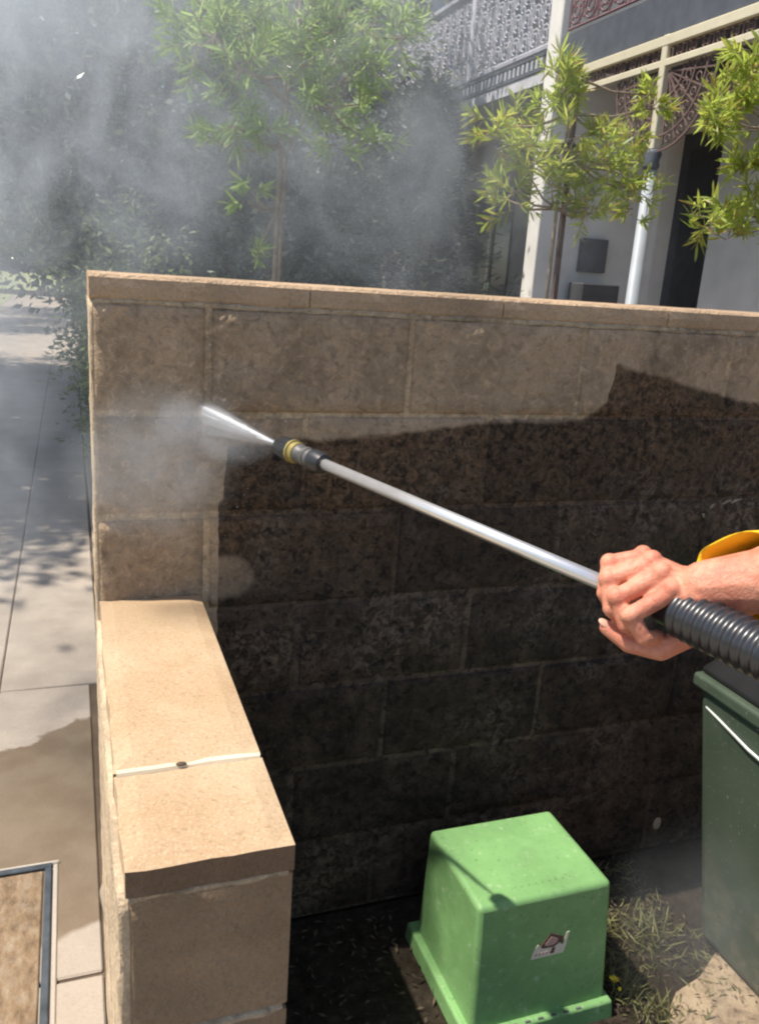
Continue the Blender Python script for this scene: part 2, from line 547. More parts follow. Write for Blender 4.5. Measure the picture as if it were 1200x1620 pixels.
# ------------------------------------------------------------------ split-face blocks
def block_mesh(seed, L, H, D, both=False, rough_end=False, amp=0.020):
    """block with a rough split front (-Y), origin at lower left front corner; L along X, H along Z, D along Y"""
    nx, nz = max(4, int(L / 0.021)), 9
    vs, fs = [], []
    e = 0.006
    xs = np.concatenate([[0], np.linspace(e, L - e, nx), [L]])
    zs = np.concatenate([[0], np.linspace(e, H - e, nz), [H]])
    def off(x, z):
        edge = min(x, L - x, z, H - z)
        n = vnoise([seed * 7.3 + x * 20, z * 20, seed * 3.1]) * 0.5 + vnoise([seed * 5.3 + x * 48, z * 48, 9.1 + seed]) * 0.5
        if edge <= 0:
            return 0.0035 + 0.003 * n
        return min(-amp * (n - 0.42) * min(1, edge / 0.02 + 0.25), 0.0030)
    W = len(xs)
    for z in zs:
        for x in xs:
            jx = 0 if x in (0, L) else 0
            vs.append((x, off(x, z), z))
    for j in range(len(zs) - 1):
        for i in range(W - 1):
            a = j * W + i
            fs.append((a, a + 1, a + W + 1, a + W))
    m = MB().add(vs, fs)
    y0 = 0.007
    # other faces
    ring = [i for i in range(W)] + [j * W + W - 1 for j in range(1, len(zs))] + [(len(zs) - 1) * W + i for i in range(W - 2, -1, -1)] + [j * W for j in range(len(zs) - 2, 0, -1)]
    back = []
    for i in ring:
        x, _, z = vs[i]
        back.append(len(m.v))
        m.v.append((x, D, z))
    n = len(ring)
    for i in range(n):
        m.f.append((ring[(i + 1) % n], ring[i], back[i], back[(i + 1) % n]))
    m.f.append(tuple(back))
    me = m.mesh('block')
    me.polygons.foreach_set('use_smooth', [True] * len(me.polygons))
    me.set_sharp_from_angle(angle=math.radians(55))
    return me

TOP = 1.404     # underside of the coping
BLK, HALF = [], []
for s in range(9):
    BLK.append(block_mesh(s + 1, 0.39, 0.19, 0.19))
    BLK[-1].materials.append(M['block'])
for s in range(6):
    HALF.append(block_mesh(s + 21, 0.197, 0.19, 0.19))
    HALF[-1].materials.append(M['block'])
wall = thing('block_wall', 'tall split-faced block wall, half washed brown and half black with dirt', 'wall')
MB().box((0.003, 0.0042, 0.0), (4.1, 0.182, TOP - 0.001)).build('mortar', M['mortar'], wall)
for c in range(7):
    z = TOP - 0.2 * (c + 1) + 0.005
    x = 0.0
    if c % 2 == 0:
        o = obj('block', HALF[c // 2 % 6], None, wall, (0.0, 0.0, z))
        x = 0.21
    while x < 3.95:
        o = obj('block', random.choice(BLK), None, wall, (x + random.uniform(-.0015, .0015), random.uniform(-0.002, 0.002), z + random.uniform(-.0015, .0015)))
        x += 0.40
# coping: long flat stones, slightly ragged upper edge
for i in range(10):
    L = 0.394 if i == 0 else 0.4075
    x0 = 0.0 if i == 0 else 0.396 + (i - 1) * 0.41
    n = 12
    b = MB()
    vs, fs = [], []
    prof = [(0.004, 0.0), (0.0, 0.006), (-0.001, 0.022), (0.0005, 0.0370), (0.007, 0.0426), (0.05, 0.0445), (0.14, 0.0445), (0.184, 0.042), (0.19, 0.036), (0.19, 0.0)]
    for k in range(n + 1):
        xx = x0 + L * k / n
        for q, (py, pz) in enumerate(prof):
            j = (vnoise([xx * 40, q * 3.1, 4.2]) - 0.5)
            vs.append((xx - 0.004, py + j * 0.0015, TOP + 0.001 + pz + (j * 0.0012 if q > 2 else 0)))
    m_ = len(prof)
    for k in range(n):
        for q in range(m_):
            fs.append((k * m_ + q, k * m_ + (q + 1) % m_, (k + 1) * m_ + (q + 1) % m_, (k + 1) * m_ + q)[::-1])
    fs.append(tuple(range(m_)))
    fs.append(tuple(n * m_ + q for q in range(m_))[::-1])
    b.add(vs, fs)
    b.build('coping_stone', M['coping'], wall)
MB().box((0.008, 0.012, TOP - 0.001), (4.08, 0.176, TOP + 0.030)).build('coping_mortar', M['lowmortar'], wall)
# thin uneven mortar bead under the coping
bd = MB()
pts = [(0.004 + 0.05 * k, 0.004 + 0.003 * random.random(), TOP + random.uniform(-0.003, 0.001)) for k in range(80)]
bd.tube(pts, [random.uniform(0.004, 0.0075) for _ in pts], 6)
bd.build('mortar_bead', M['lowmortar'], wall)
# pale drips of mortar smeared on the face
sm = MB()
for (x, z, l, dx) in ((1.40, 0.962, 0.02, -0.35), (1.415, 0.985, 0.02, 0.5), (1.45, 0.994, 0.02, 1.2), (1.475, 0.996, 0.02, 1.5)):
    sm.tube([(x, -0.010, z), (x + l * dx * 0.5, -0.011, z + l * 0.4), (x + l * dx, -0.010, z + l * 0.45)], [0.002, 0.0032, 0.0015], 6)
sm.build('mortar_smear', M['lowmortar'], wall)
MB().ellipsoid((1.43, -0.008, 0.085), (0.013, 0.004, 0.019)).build('pale_dab', M['lowmortar'], wall, True)  # small pale blob low on the face

# ------------------------------------------------------------------ low return wall
CT = 0.844
low = thing('low_wall', 'low sandstone-coloured return wall with pale sunlit cap stones', 'wall', (0, 0, 0))
LB = []
for s in range(6):
    me = block_mesh(s + 41, 0.372, 0.19, 0.185, amp=0.013)
    me.materials.append(M['lowblock'])
    LB.append(me)
LH = []
for s in range(4):
    me = block_mesh(s + 61, 0.185, 0.19, 0.185, amp=0.013)
    me.materials.append(M['lowblock'])
    LH.append(me)
Ly = 0.783
for c in range(4):
    z = 0.806 - 0.2 * (c + 1) + 0.005
    segs = [0.372, 0.372] if c % 2 == 0 else [0.185, 0.372, 0.185]
    y = -Ly
    for L in segs:
        me = random.choice(LB if L > 0.2 else LH)
        o = obj('block', me, None, low, (0.004, y + L, z))
        o.rotation_euler = (0, 0, -math.pi / 2)     # rough face towards the street
        y += L + 0.0105
MB().box((0.013, -Ly + 0.008, 0.0), (0.186, -0.012, 0.803)).build('mortar', M['lowmortar'], low)
# mortar joint lines on the end face
for c in range(4):
    z = 0.806 - 0.2 * c
    bb = MB()
    pts = [(0.004 + 0.0225 * k, -Ly + 0.004 + 0.002 * random.random(), z - 0.003 + random.uniform(-.0015, .0015)) for k in range(9)]
    bb.tube(pts, [random.uniform(0.0062, 0.0085) for _ in pts], 6)
    bb.build('mortar_bead', M['lowmortar'], low)

def cap(y0, y1, name='cap_stone'):
    n, mq = 10, 8
    vs, fs = [], []
    nx, ny = 9, max(4, int((y1 - y0) / 0.03))
    xs = np.linspace(0, 0.19, nx)
    yy = np.linspace(y0, y1, ny)
    def top(x, y):
        ed = min(x, 0.19 - x, y - y0, y1 - y)
        j = vnoise([x * 60, y * 60, 2.2]) - 0.5
        return CT + (-0.004 if ed < 1e-6 else 0) + j * 0.0012
    def jit(x, y):
        j = vnoise([x * 90 + 5, y * 90, 7.7]) - 0.5
        jx = jy = 0
        if x == 0: jx = j * 0.006
        if y == y0: jy = j * 0.005
        return jx, jy
    for y in yy:
        for x in xs:
            jx, jy = jit(x, y)
            vs.append((x + jx, y + jy, top(x, y)))
    for j in range(ny - 1):
        for i in range(nx - 1):
            a = j * nx + i
            fs.append((a, a + 1, a + nx + 1, a + nx))
    ring = [i for i in range(nx)] + [j * nx + nx - 1 for j in range(1, ny)] + [(ny - 1) * nx + i for i in range(nx - 2, -1, -1)] + [j * nx for j in range(ny - 2, 0, -1)]
    N = len(vs)
    for i in ring:
        vs.append((vs[i][0], vs[i][1], CT - 0.038))
    k = len(ring)
    for i in range(k):
        fs.append((ring[(i + 1) % k], ring[i], N + i, N + (i + 1) % k))
    fs.append(tuple(range(N, N + k))[::-1])
    co = MB().add(vs, fs).build(name, M['cap'], low)
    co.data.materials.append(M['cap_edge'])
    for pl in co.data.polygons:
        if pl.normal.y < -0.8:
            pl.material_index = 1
cap(-0.592, -0.003)
cap(-0.785, -0.600)
jb = MB()
pts = [(0.002 + 0.0232 * k, -0.596 + random.uniform(-.001, .001), CT - 0.0035) for k in range(9)]
jb.tube(pts, [0.0055, 0.006, 0.0058, 0.006, 0.0035, 0.006, 0.0062, 0.006, 0.0045], 8)
jb.build('mortar_joint', plain('white_joint', (0.72, 0.62, 0.46), 0.85, 0.2), low)
MB().ellipsoid((0.083, -0.598, CT + 0.0015), (0.007, 0.004, 0.0022)).build('dirt_speck', M['joint'], low, True)
# rough footing squeezed out along the street side
ft = MB()
n = 40
vs, fs = [], []
for k in range(n + 1):
    y = -Ly - 0.01 + (Ly + 0.21) * k / n
    w = 0.004 + 0.012 * vnoise([y * 9, 1.0, 3.0])
    h = 0.015 + 0.035 * vnoise([y * 7, 5.0, 3.0])
    vs += [(-w, y, -0.01), (-w * 0.8, y, h * 0.4), (-w * 0.35, y, h * 0.85), (0.012, y, h + 0.02), (0.012, y, -0.01)]
for k in range(n):
    for q in range(5):
        fs.append((k * 5 + q, k * 5 + (q + 1) % 5, (k + 1) * 5 + (q + 1) % 5, (k + 1) * 5 + q))
fs += [(0, 1, 2, 3, 4)[::-1], tuple(n * 5 + q for q in range(5))]
ft.add(vs, fs).build('footing', concrete('footing_concrete', (0.42, 0.34, 0.25)), low, True)

M['lit_face'] = wall_stone('sunlit_face_skin', (0.64, 0.49, 0.33), (0.03, 0.02, 0.015), mortar=True, always_clean=True, mo=0.45, ms=70)  # sun on the street-facing sides put into a paler added skin
def lit_face(name, parent, y0, y1, z0, z1, thick):
    ny, nz = max(3, int((y1 - y0) / 0.02)), int((z1 - z0) / 0.02)
    vs, fs = [], []
    for j in range(nz + 1):
        for i in range(ny + 1):
            y, z = y0 + (y1 - y0) * i / ny, z0 + (z1 - z0) * j / nz
            n_ = vnoise([y * 30, z * 30, 8.8]) * 0.6 + vnoise([y * 75, z * 75, 1.8]) * 0.4
            vs.append((-0.001 - thick * n_, y, z))
    N0 = len(vs)
    vs += [(0.006, v[1], v[2]) for v in vs]
    W = ny + 1
    for j in range(nz):
        for i in range(ny):
            a = j * W + i
            fs.append((a, a + W, a + W + 1, a + 1))
    ring = list(range(W)) + [j * W + ny for j in range(1, nz + 1)] + [nz * W + i for i in range(ny - 1, -1, -1)] + [j * W for j in range(nz - 1, 0, -1)]
    for i in range(len(ring)):
        a, b2 = ring[i], ring[(i + 1) % len(ring)]
        fs.append((a, b2, N0 + b2, N0 + a))
    MB().add(vs, fs).build(name, M['lit_face'], parent, True)
lit_face('sunlit_end', wall, 0.004, 0.186, 0.0, 1.402, 0.006)
lit_face('sunlit_side', low, -0.779, 0.0, 0.0, 0.800, 0.011)

# ------------------------------------------------------------------ pit in the footpath
pit = thing('pit_cover', 'steel-framed pit with a rusty brown lid set into the footpath', 'pit cover', (0, 0, 0))
X1, Y1, X0, Y0 = -0.120, 0.335, -0.62, -0.42
fr = MB()
w, h = 0.017, 0.012
fr.box((X0, Y1 - w, -0.02), (X1, Y1, h), 0.003)
fr.box((X0, Y0, -0.02), (X1, Y0 + w, h), 0.003)
fr.box((X1 - w, Y0 + w, -0.02), (X1, Y1 - w, h - 0.0005), 0.003)
fr.box((X0, Y0 + w, -0.02), (X0 + w, Y1 - w, h - 0.0005), 0.003)
fr.build('frame', plain('galvanised_frame', (0.085, 0.10, 0.115), 0.5, 0.5, 0.5, var=0.3, scale=30), pit)
k = NT('rusty_lid', 0.85, 0.2)
mp = k.n('ShaderNodeVectorMath', operation='MULTIPLY')
k.link(k.P(), mp.inputs[0])
mp.inputs[1].default_value = (34, 16, 20)
b_ = k.ramp(k.noise(1.0, 6, 0.7, vec=mp.outputs[0]), [(0.3, (0.10, 0.07, 0.045)), (0.5, (0.24, 0.165, 0.10)), (0.72, (0.36, 0.30, 0.22))])
b_ = k.mix(k.map(k.noise(35, 5, 0.7), 0.5, 0.7), b_, (0.24, 0.19, 0.14))
k.color(b_)
k.bump(k.noise(55, 6, 0.7), 0.6, 0.006)
MB().box((X0 + w + 0.004, Y0 + w + 0.004, -0.02), (X1 - w - 0.004, Y1 - w - 0.004, 0.007), 0.003).build('lid', k.m, pit)
cu = MB()
for (a, bq) in (((X0 - 0.014, Y1 + 0.001, -0.02), (X1 + 0.016, Y1 + 0.014, 0.0065)), ((X1 + 0.001, Y0, -0.02), (X1 + 0.014, Y1, 0.0062))):
    cu.box(a, bq, 0.003, 0.001)
cu.build('concrete_surround', concrete('pit_surround', (0.42, 0.37, 0.32)), pit)

# ------------------------------------------------------------------ helpers for leaves
def leaves_mesh(name, C, D, length, width, curl=0.25, mat=None, nrm=None, tri=False):
    """C centres (n,3), D unit directions (n,3): bent lance-shaped leaves, 2 quads or 1 kite each"""
    n = len(C)
    up = rng.normal(size=(n, 3)) if nrm is None else nrm + rng.normal(size=(n, 3)) * 0.5
    S = np.cross(D, up)
    S /= np.linalg.norm(S, axis=1, keepdims=True) + 1e-9
    N = np.cross(S, D)
    L = (length * rng.uniform(0.65, 1.25, n))[:, None]
    W = (width * rng.uniform(0.7, 1.25, n))[:, None]
    cb = curl * rng.uniform(-0.3, 1.0, n)[:, None]
    base = C
    mid = C + D * L * 0.5 + N * L * cb * 0.25
    tip = C + D * L - N * L * cb * 0.35
    if tri:
        V = np.stack([base, mid + S * W * 0.5, tip, mid - S * W * 0.5], 1).reshape(-1, 3)
        F = np.arange(4 * n).reshape(n, 4)
    else:
        m1 = C + D * L * 0.3 + N * L * cb * 0.18
        m2 = C + D * L * 0.72 + N * L * cb * 0.05
        V = np.stack([base, m1 + S * W * 0.5, m2 + S * W * 0.42, tip, m2 - S * W * 0.42, m1 - S * W * 0.5], 1).reshape(-1, 3)
        a = np.arange(n) * 6
        F = np.concatenate([np.stack([a, a + 1, a + 2, a + 5], 1), np.stack([a + 2, a + 3, a + 4, a + 5], 1)], 0)
    return mesh_np(name, V, F)

def unit(a):
    return a / (np.linalg.norm(a, axis=-1, keepdims=True) + 1e-9)

def crown_points(c, r, clumps, per, clump_r, shell=0.55):
    c, r = np.array(c), np.array(r)
    d = unit(rng.normal(size=(clumps, 3)))
    q = c + d * r * (rng.random((clumps, 1)) ** (1 / 3) * (1 - shell) + shell) * rng.uniform(0.75, 1.12, (clumps, 1))
    cr = clump_r * rng.uniform(0.5, 1.4, (clumps, 1, 1))
    off = rng.normal(size=(clumps, per, 3)) * cr * np.array([1, 1, 0.65]) * 0.55
    P = (q[:, None, :] + off).reshape(-1, 3)
    Dr = unit(off.reshape(-1, 3) * 1.0 + rng.normal(size=P.shape) * clump_r * 0.5 + np.array([0, 0, -0.1 * clump_r]))
    return P, Dr, q

def limb_tree(name, label, base, height, crown_c, crown_r, clumps, per, clump_r, leafL, leafW, leafmat, barkmat, trunk_r=0.08, group=None, shell=0.5, cat='tree', nlimbs=7):
    t = thing(name, label, cat, base, group)
    bz = np.array(base)
    P, Dr, q = crown_points(np.array(crown_c) - bz, crown_r, clumps, per, clump_r, shell)
    m = leaves_mesh('crown', P, Dr, leafL, leafW, 0.3, tri=True)
    obj('crown', m, leafmat, t)
    tr = MB()
    cc = Vector(np.array(crown_c) - bz)
    fork = Vector((cc.x * 0.6, cc.y * 0.6, max(height * 0.35, cc.z - crown_r[2] * 0.9)))
    tr.tube([(0, 0, -0.1), (fork.x * 0.25, fork.y * 0.2, fork.z * 0.35), (fork.x * 0.6, fork.y * 0.7, fork.z * 0.7), fork], [trunk_r * 1.25, trunk_r, trunk_r * 0.85, trunk_r * 0.7], 9)
    for k in range(nlimbs):
        e = Vector(q[rng.integers(len(q))])
        mid = fork.lerp(e, 0.5) + Vector(rng.normal(size=3) * 0.08 * crown_r[0]) + Vector((0, 0, 0.1 * crown_r[2]))
        tr.tube([fork - Vector((0, 0, 0.05)), mid, e], [trunk_r * 0.55, trunk_r * 0.32, trunk_r * 0.1], 6)
    tr.build('trunk', barkmat, t, True)
    return t

# ------------------------------------------------------------------ saplings behind the wall
def sapling(name, label, base, stems, sprigs, leafmat, n_leaf=26, L=0.062, W=0.011, stake=None):
    """stems: list of polylines (world); sprigs: (centre, radius, count) -> bottlebrush twigs with leaves set round them"""
    t = thing(name, label, 'tree', base)
    bv = Vector(base)
    tr = MB()
    for pl, r0, r1 in stems:
        pts = [Vector(p) - bv for p in pl]
        tr.tube(pts, [r0 + (r1 - r0) * k / (len(pts) - 1) for k in range(len(pts))], 7)
    C, D = [], []
    hub = [Vector(p) - bv for pl, _, _ in stems for p in pl[1:]]
    for (c, rad, cnt) in sprigs:
        c = Vector(c) - bv
        near = min(hub, key=lambda h: (h - c).length)
        tr.tube([near, near.lerp(c, 0.5) + Vector((0, 0, -0.02)), c], [0.006, 0.004, 0.0025], 5)
        for _ in range(cnt):
            d = Vector(unit(rng.normal(size=3) * np.array([1, 1, 0.7]) + np.array([0, 0, 0.35])))
            s = c + Vector(rng.normal(size=3)) * rad * 0.22
            e = s + d * rad * random.uniform(0.55, 1.1)
            tr.tube([s, (s + e) / 2 + Vector((0, 0, 0.004)), e], [0.0022, 0.0016, 0.001], 4)
            for k in range(n_leaf):
                u = (k + random.random()) / n_leaf
                p = s.lerp(e, 0.15 + 0.85 * u)
                a = Vector(rng.normal(size=3))
                a = (a - d * a.dot(d)).normalized()
                C.append(p)
                D.append((d * random.uniform(0.5, 1.1) + a * 0.8).normalized())
    m = leaves_mesh('crown', np.array(C), np.array(D), L, W, 0.2)
    obj('crown', m, leafmat, t)
    tr.build('trunk', M['bark_pale'], t, True)
    return t

def at(px, py, Y):
    """point of the place on the vertical plane at depth Y seen along a measured sight line"""
    d = _f * 1325.5 + _r * (px - 600) + _u * (810 - py)
    t = (Y + 1.5817) / d.y
    return (-0.0348 + d.x * t, Y, 1.4802 + d.z * t)

def spr(lst, Y, rad, cnt, jit=0.12):
    return [(at(x, y, Y + random.uniform(-jit, jit)), rad * random.uniform(0.8, 1.2), cnt) for x, y in lst]

A = [at(430, 440, 1.0), at(438, 330, 1.0), at(446, 230, 1.02), at(452, 165, 1.05), at(470, 60, 1.1), at(480, -60, 1.1)]
A[0] = (A[0][0], 1.0, 0.0)
A2 = [(A[0][0] + 0.02, 1.02, 0.0), at(446, 330, 1.04), at(455, 240, 1.05), at(500, 150, 1.1), at(560, 40, 1.15)]
A3 = [at(448, 160, 1.04), at(420, 125, 1.0), at(380, 110, 0.97), at(340, 60, 0.95)]
sapling('sapling', 'slender sapling with soft green narrow leaves rising behind the pale wall end', (A[0][0], 1.0, 0.0),
        [(A, 0.0085, 0.003), (A2, 0.006, 0.003), (A3, 0.007, 0.003)],
        spr([(310, 20), (360, 50), (420, 30), (470, 50), (540, 40), (600, 30), (330, 80), (390, 90), (500, 90), (570, 100), (450, 110), (350, 5), (300, 65), (520, 5), (640, 60)], 1.05, 0.12, 9)
        + spr([(350, 150), (380, 205), (420, 220), (345, 225), (480, 160), (530, 170), (570, 165), (520, 220), (580, 220), (545, 130)], 1.05, 0.09, 6)
        + spr([(392, 318), (397, 305)], 1.0, 0.05, 2, 0.01) + spr([(402, 400)], 1.0, 0.04, 2, 0.01),
        M['leaf_soft'], n_leaf=19, L=0.052, W=0.0062)
B = [at(868, 470, 1.2), at(880, 330, 1.2), at(893, 240, 1.2), at(900, 180, 1.2), at(905, 120, 1.2)]
B[0] = (B[0][0], 1.2, 0.0)
sapling('sapling', 'staked sapling with bright yellow-green leaves in front of the white house pillar', (B[0][0], 1.2, 0.0),
        [(B, 0.008, 0.003)],
        spr([(800, 200), (830, 230), (790, 225), (860, 220), (910, 215), (920, 240), (950, 220), (985, 225), (1000, 260), (880, 260), (835, 275),
             (810, 300), (800, 315), (930, 290), (960, 270), (1010, 300), (1000, 330), (930, 340), (905, 310), (940, 325), (980, 300), (870, 290), (780, 200)], 1.2, 0.090, 6)
        + spr([(885, 110), (890, 140), (880, 165), (900, 155)], 1.2, 0.075, 7, 0.03) + spr([(1030, 150), (1035, 170)], 1.25, 0.06, 5, 0.02),
        M['leaf_bright'], n_leaf=16, L=0.058, W=0.0075)
stk = thing('garden_stake', 'brown timber stake tied beside the bright sapling', 'stake', (B[0][0] + 0.03, 1.24, 0))
s0, s1 = Vector(at(876, 470, 1.24)), Vector(at(917, 95, 1.24))
dz = (s1 - s0) / (s1.z - s0.z)
p0 = s0 - dz * s0.z
MB().tube([p0 - Vector(stk.location), s1 - Vector(stk.location)], 0.0115, 4).build('post', M['stake'], stk)
MB().tube([(Vector(at(897, 230, 1.23)) - Vector(stk.location)) + Vector((0.03 * math.cos(a), 0.03 * math.sin(a), 0)) for a in np.linspace(0, 6.28, 14)], 0.005, 5).build('tie', plain('stake_tie', (0.05, 0.05, 0.05)), stk)
Cst = [at(1290, 480, 1.1), at(1270, 330, 1.1), at(1250, 200, 1.1), at(1240, 60, 1.1)]
Cst[0] = (Cst[0][0], 1.1, 0.0)
sapling('sapling', 'leafy green sapling reaching in at the right edge of the photo', (Cst[0][0], 1.1, 0.0),
        [(Cst, 0.014, 0.004)],
        spr([(1170, 90), (1190, 115), (1150, 150), (1130, 185), (1175, 165), (1200, 190), (1120, 195), (1230, 140), (1180, 270), (1200, 300), (1190, 250), (1230, 250),
             (1120, 355), (1150, 340), (1160, 375), (1190, 330), (1220, 350), (1250, 200)], 1.1, 0.09, 8, 0.08),
        M['leaf_bright'], n_leaf=14, L=0.062, W=0.0088)

# ------------------------------------------------------------------ background trees and shrubs
limb_tree('evergreen_tree', 'dark dense evergreen tree just behind the pale wall end', (0.75, 5.4, 0), 4.5, (0.55, 5.4, 2.6), (1.05, 0.9, 1.7), 330, 70, 0.26, 0.085, 0.035, M['leaf_dark'], M['bark'], 0.09, shell=0.35)
limb_tree('evergreen_tree', 'dark rounded evergreen tree behind the slender sapling', (1.9, 5.9, 0), 4.5, (1.8, 5.9, 2.5), (1.05, 0.9, 1.6), 330, 70, 0.26, 0.085, 0.035, M['leaf_dark'], M['bark'], 0.09, shell=0.35)
limb_tree('evergreen_tree', 'tall shadowy tree rising above the sapling towards the far balcony', (2.0, 7.8, 0), 6, (2.2, 7.8, 4.6), (1.15, 1.2, 1.6), 300, 60, 0.32, 0.10, 0.04, M['leaf_dark'], M['bark'], 0.1, shell=0.35)
limb_tree('garden_shrub', 'green shrub leaning over the footpath beside the wall end', (0.5, 4.6, 0), 1.8, (0.33, 4.6, 0.95), (0.34, 1.6, 0.8), 170, 60, 0.16, 0.06, 0.022, M['leaf_mid'], M['bark'], 0.03, shell=0.3, cat='shrub')
limb_tree('evergreen_tree', 'dark tree overhanging the far end of the footpath', (0.6, 11, 0), 7, (0.0, 11.2, 4.0), (1.3, 2.2, 2.2), 330, 60, 0.38, 0.11, 0.045, M['leaf_dark'], M['bark'], 0.14, shell=0.35)
limb_tree('street_tree', 'leafy street tree arching over the footpath and shading it', (-4.0, 7.4, 0), 7, (-3.5, 7.6, 5.4), (2.2, 4.4, 1.2), 880, 75, 0.45, 0.15, 0.062, M['leaf_mid'], M['bark'], 0.17, shell=0.3, nlimbs=12, group='street trees')
limb_tree('street_tree', 'paler street tree standing farther down the kerb', (-2.3, 21, 0), 8, (-1.6, 21, 5.0), (2.6, 4.2, 2.2), 330, 60, 0.5, 0.15, 0.06, M['leaf_mid'], M['bark'], 0.17, shell=0.3, nlimbs=10, group='street trees')
limb_tree('street_tree', 'distant street tree with a broad pale crown at the street end', (-3.5, 64, 0), 11, (-3.5, 64, 6.5), (7, 5, 5.2), 420, 60, 1.1, 0.34, 0.15, M['leaf_mid'], M['bark'], 0.3, shell=0.3, group='street trees')
limb_tree('garden_shrub', 'pale shrub far down the path beyond the sunny grass', (-0.4, 27, 0), 4, (-0.1, 27, 2.4), (1.0, 1.3, 2.2), 170, 60, 0.35, 0.10, 0.04, M['leaf_mid'], M['bark'], 0.08, shell=0.3, cat='shrub')
limb_tree('garden_shrub', 'low dark shrub on the verge at the left edge of the photo', (-2.0, 17, 0), 2.5, (-2.0, 17, 1.7), (0.75, 2.0, 1.2), 170, 60, 0.3, 0.09, 0.04, M['leaf_dark'], M['bark'], 0.06, shell=0.3, cat='shrub')
limb_tree('garden_shrub', 'bushy shrub at the end of the footpath in front of the grass', (-0.9, 29.6, 0), 3.5, (-0.6, 29.8, 2.6), (1.5, 1.0, 2.0), 190, 60, 0.4, 0.12, 0.05, M['leaf_dark'], M['bark'], 0.08, shell=0.3, cat='shrub')
# dense far planting closes the view
P, Dr, q = crown_points((3, 75, 5), (32, 5, 8), 900, 40, 1.8, 0.1)
mm = leaves_mesh('far_woodland', P, Dr, 0.9, 0.42, 0.3, tri=True)
tag(obj('far_woodland', mm, M['leaf_mid']), 'dense pale green trees closing the end of the street', 'trees', kind='stuff')

# feathery conifer
cn = thing('conifer', 'dark feathery conifer below the grey balcony', 'tree', (2.62, 4.9, 0))
C, D = [], []
tr = MB()
tr.tube([(0, 0, 0), (0.02, 0, 1.4), (0, 0, 2.95)], [0.06, 0.04, 0.008], 7)
for k in range(560):
    h = random.uniform(0.35, 2.9)
    R = 0.80 * min(1.0, (3.05 - h) / 1.7) * random.uniform(0.55, 1.08)
    a = random.uniform(0, 2 * math.pi)
    d = Vector((math.cos(a), math.sin(a), random.uniform(-0.25, 0.35))).normalized()
    s = Vector((0, 0, h))
    e = s + d * R
    if k % 5 == 0:
        tr.tube([s, e], [0.008, 0.002], 4)
    m_ = 34
    for j in range(m_):
        u = 0.25 + 0.75 * random.random()
        p = s.lerp(e, u) + Vector(rng.normal(size=3)) * 0.03
        C.append(p)
        D.append((d * 1.0 + Vector(rng.normal(size=3)) * 0.55).normalized())
obj('crown', leaves_mesh('crown', np.array(C), np.array(D), 0.085, 0.012, 0.15, tri=True), M['leaf_conifer'], cn)
tr.build('trunk', M['bark'], cn, True)

# ------------------------------------------------------------------ terrace houses
M['render_white'] = plain('white_render', (0.84, 0.81, 0.76), 0.85, 0.2, var=0.1, scale=3, bump=0.2)
M['render_grey'] = plain('grey_render', (0.76, 0.74, 0.71), 0.85, 0.2, var=0.12, scale=3, bump=0.2)
M['cream'] = plain('cream_paint', (0.66, 0.60, 0.44), 0.5, 0.4, var=0.06)
M['lace_red'] = plain('maroon_lace_iron', (0.20, 0.10, 0.11), 0.5, 0.4, var=0.2)
M['lace_grey'] = plain('grey_lace_iron', (0.42, 0.42, 0.47), 0.5, 0.4, var=0.15)
M['lace_brown'] = plain('brown_lace_iron', (0.17, 0.115, 0.105), 0.6, 0.3, var=0.2)
M['slate'] = plain('dark_fascia', (0.10, 0.11, 0.13), 0.6, 0.3, var=0.15)
M['darkroom'] = plain('dark_interior', (0.10, 0.10, 0.108), 0.8, 0.2)
M['column'] = plain('blue_grey_column', (0.36, 0.39, 0.42), 0.5, 0.4, var=0.1)
M['tile'] = plain('roof_slate', (0.09, 0.09, 0.10), 0.8, 0.2)
def glass():
    k = NT('dark_window_glass', 0.06, 0.5)
    k.color((0.02, 0.025, 0.03))
    return k.m
M['glass'] = glass()

def lace_mesh(L, H, seed=0, t=0.012):
    """a cast lace panel in the YZ plane: frame bars, rings, scrolls and a central motif"""
    b = MB()
    b.tube([(0, 0, 0.0), (0, L, 0.0)], t * 0.8, 5)
    b.tube([(0, 0, H), (0, L, H)], t * 0.8, 5)
    b.tube([(0, L, 0), (0, L, H)], t * 0.7, 5)
    def ring(cy, cz, r, a0=0, a1=2 * math.pi, n=12, tt=t * 0.62):
        b.tube([(0, cy + r * math.cos(a), cz + r * math.sin(a)) for a in np.linspace(a0, a1, n)], tt, 4)
    nz = max(1, int(round(H / (L / 2))))
    for j in range(nz):
        cz = H * (j + 0.5) / nz
        hh = H / nz / 2
        for i in range(2):
            cy = L * (i + 0.5) / 2
            ring(cy, cz, min(L / 4, hh) * 0.86)
            ring(cy, cz, min(L / 4, hh) * 0.42, n=8)
            for a in (0.8, 2.36, 3.93, 5.5):
                b.tube([(0, cy + hh * 0.36 * math.cos(a), cz + hh * 0.36 * math.sin(a)), (0, cy + hh * 1.0 * math.cos(a + 0.25), cz + hh * 1.0 * math.sin(a + 0.25))], t * 0.6, 4)
        ring(L / 2, cz + hh, hh * 0.34, n=8)
        ring(0, cz + hh * 0.9, hh * 0.3, n=8)
    return b.mesh('lace_panel')

near = thing('terrace_house', 'white terrace house with cream verandah beams and maroon iron lace', 'house', (4, 0, 0))
def N(name, a, bq, mat, ch=0.0, parent=None):
    o = MB().box((a[0] - 4, a[1], a[2]), (bq[0] - 4, bq[1], bq[2]), ch).build(name, mat, parent or near)
    return o
YA, YB = -2.0, 5.46
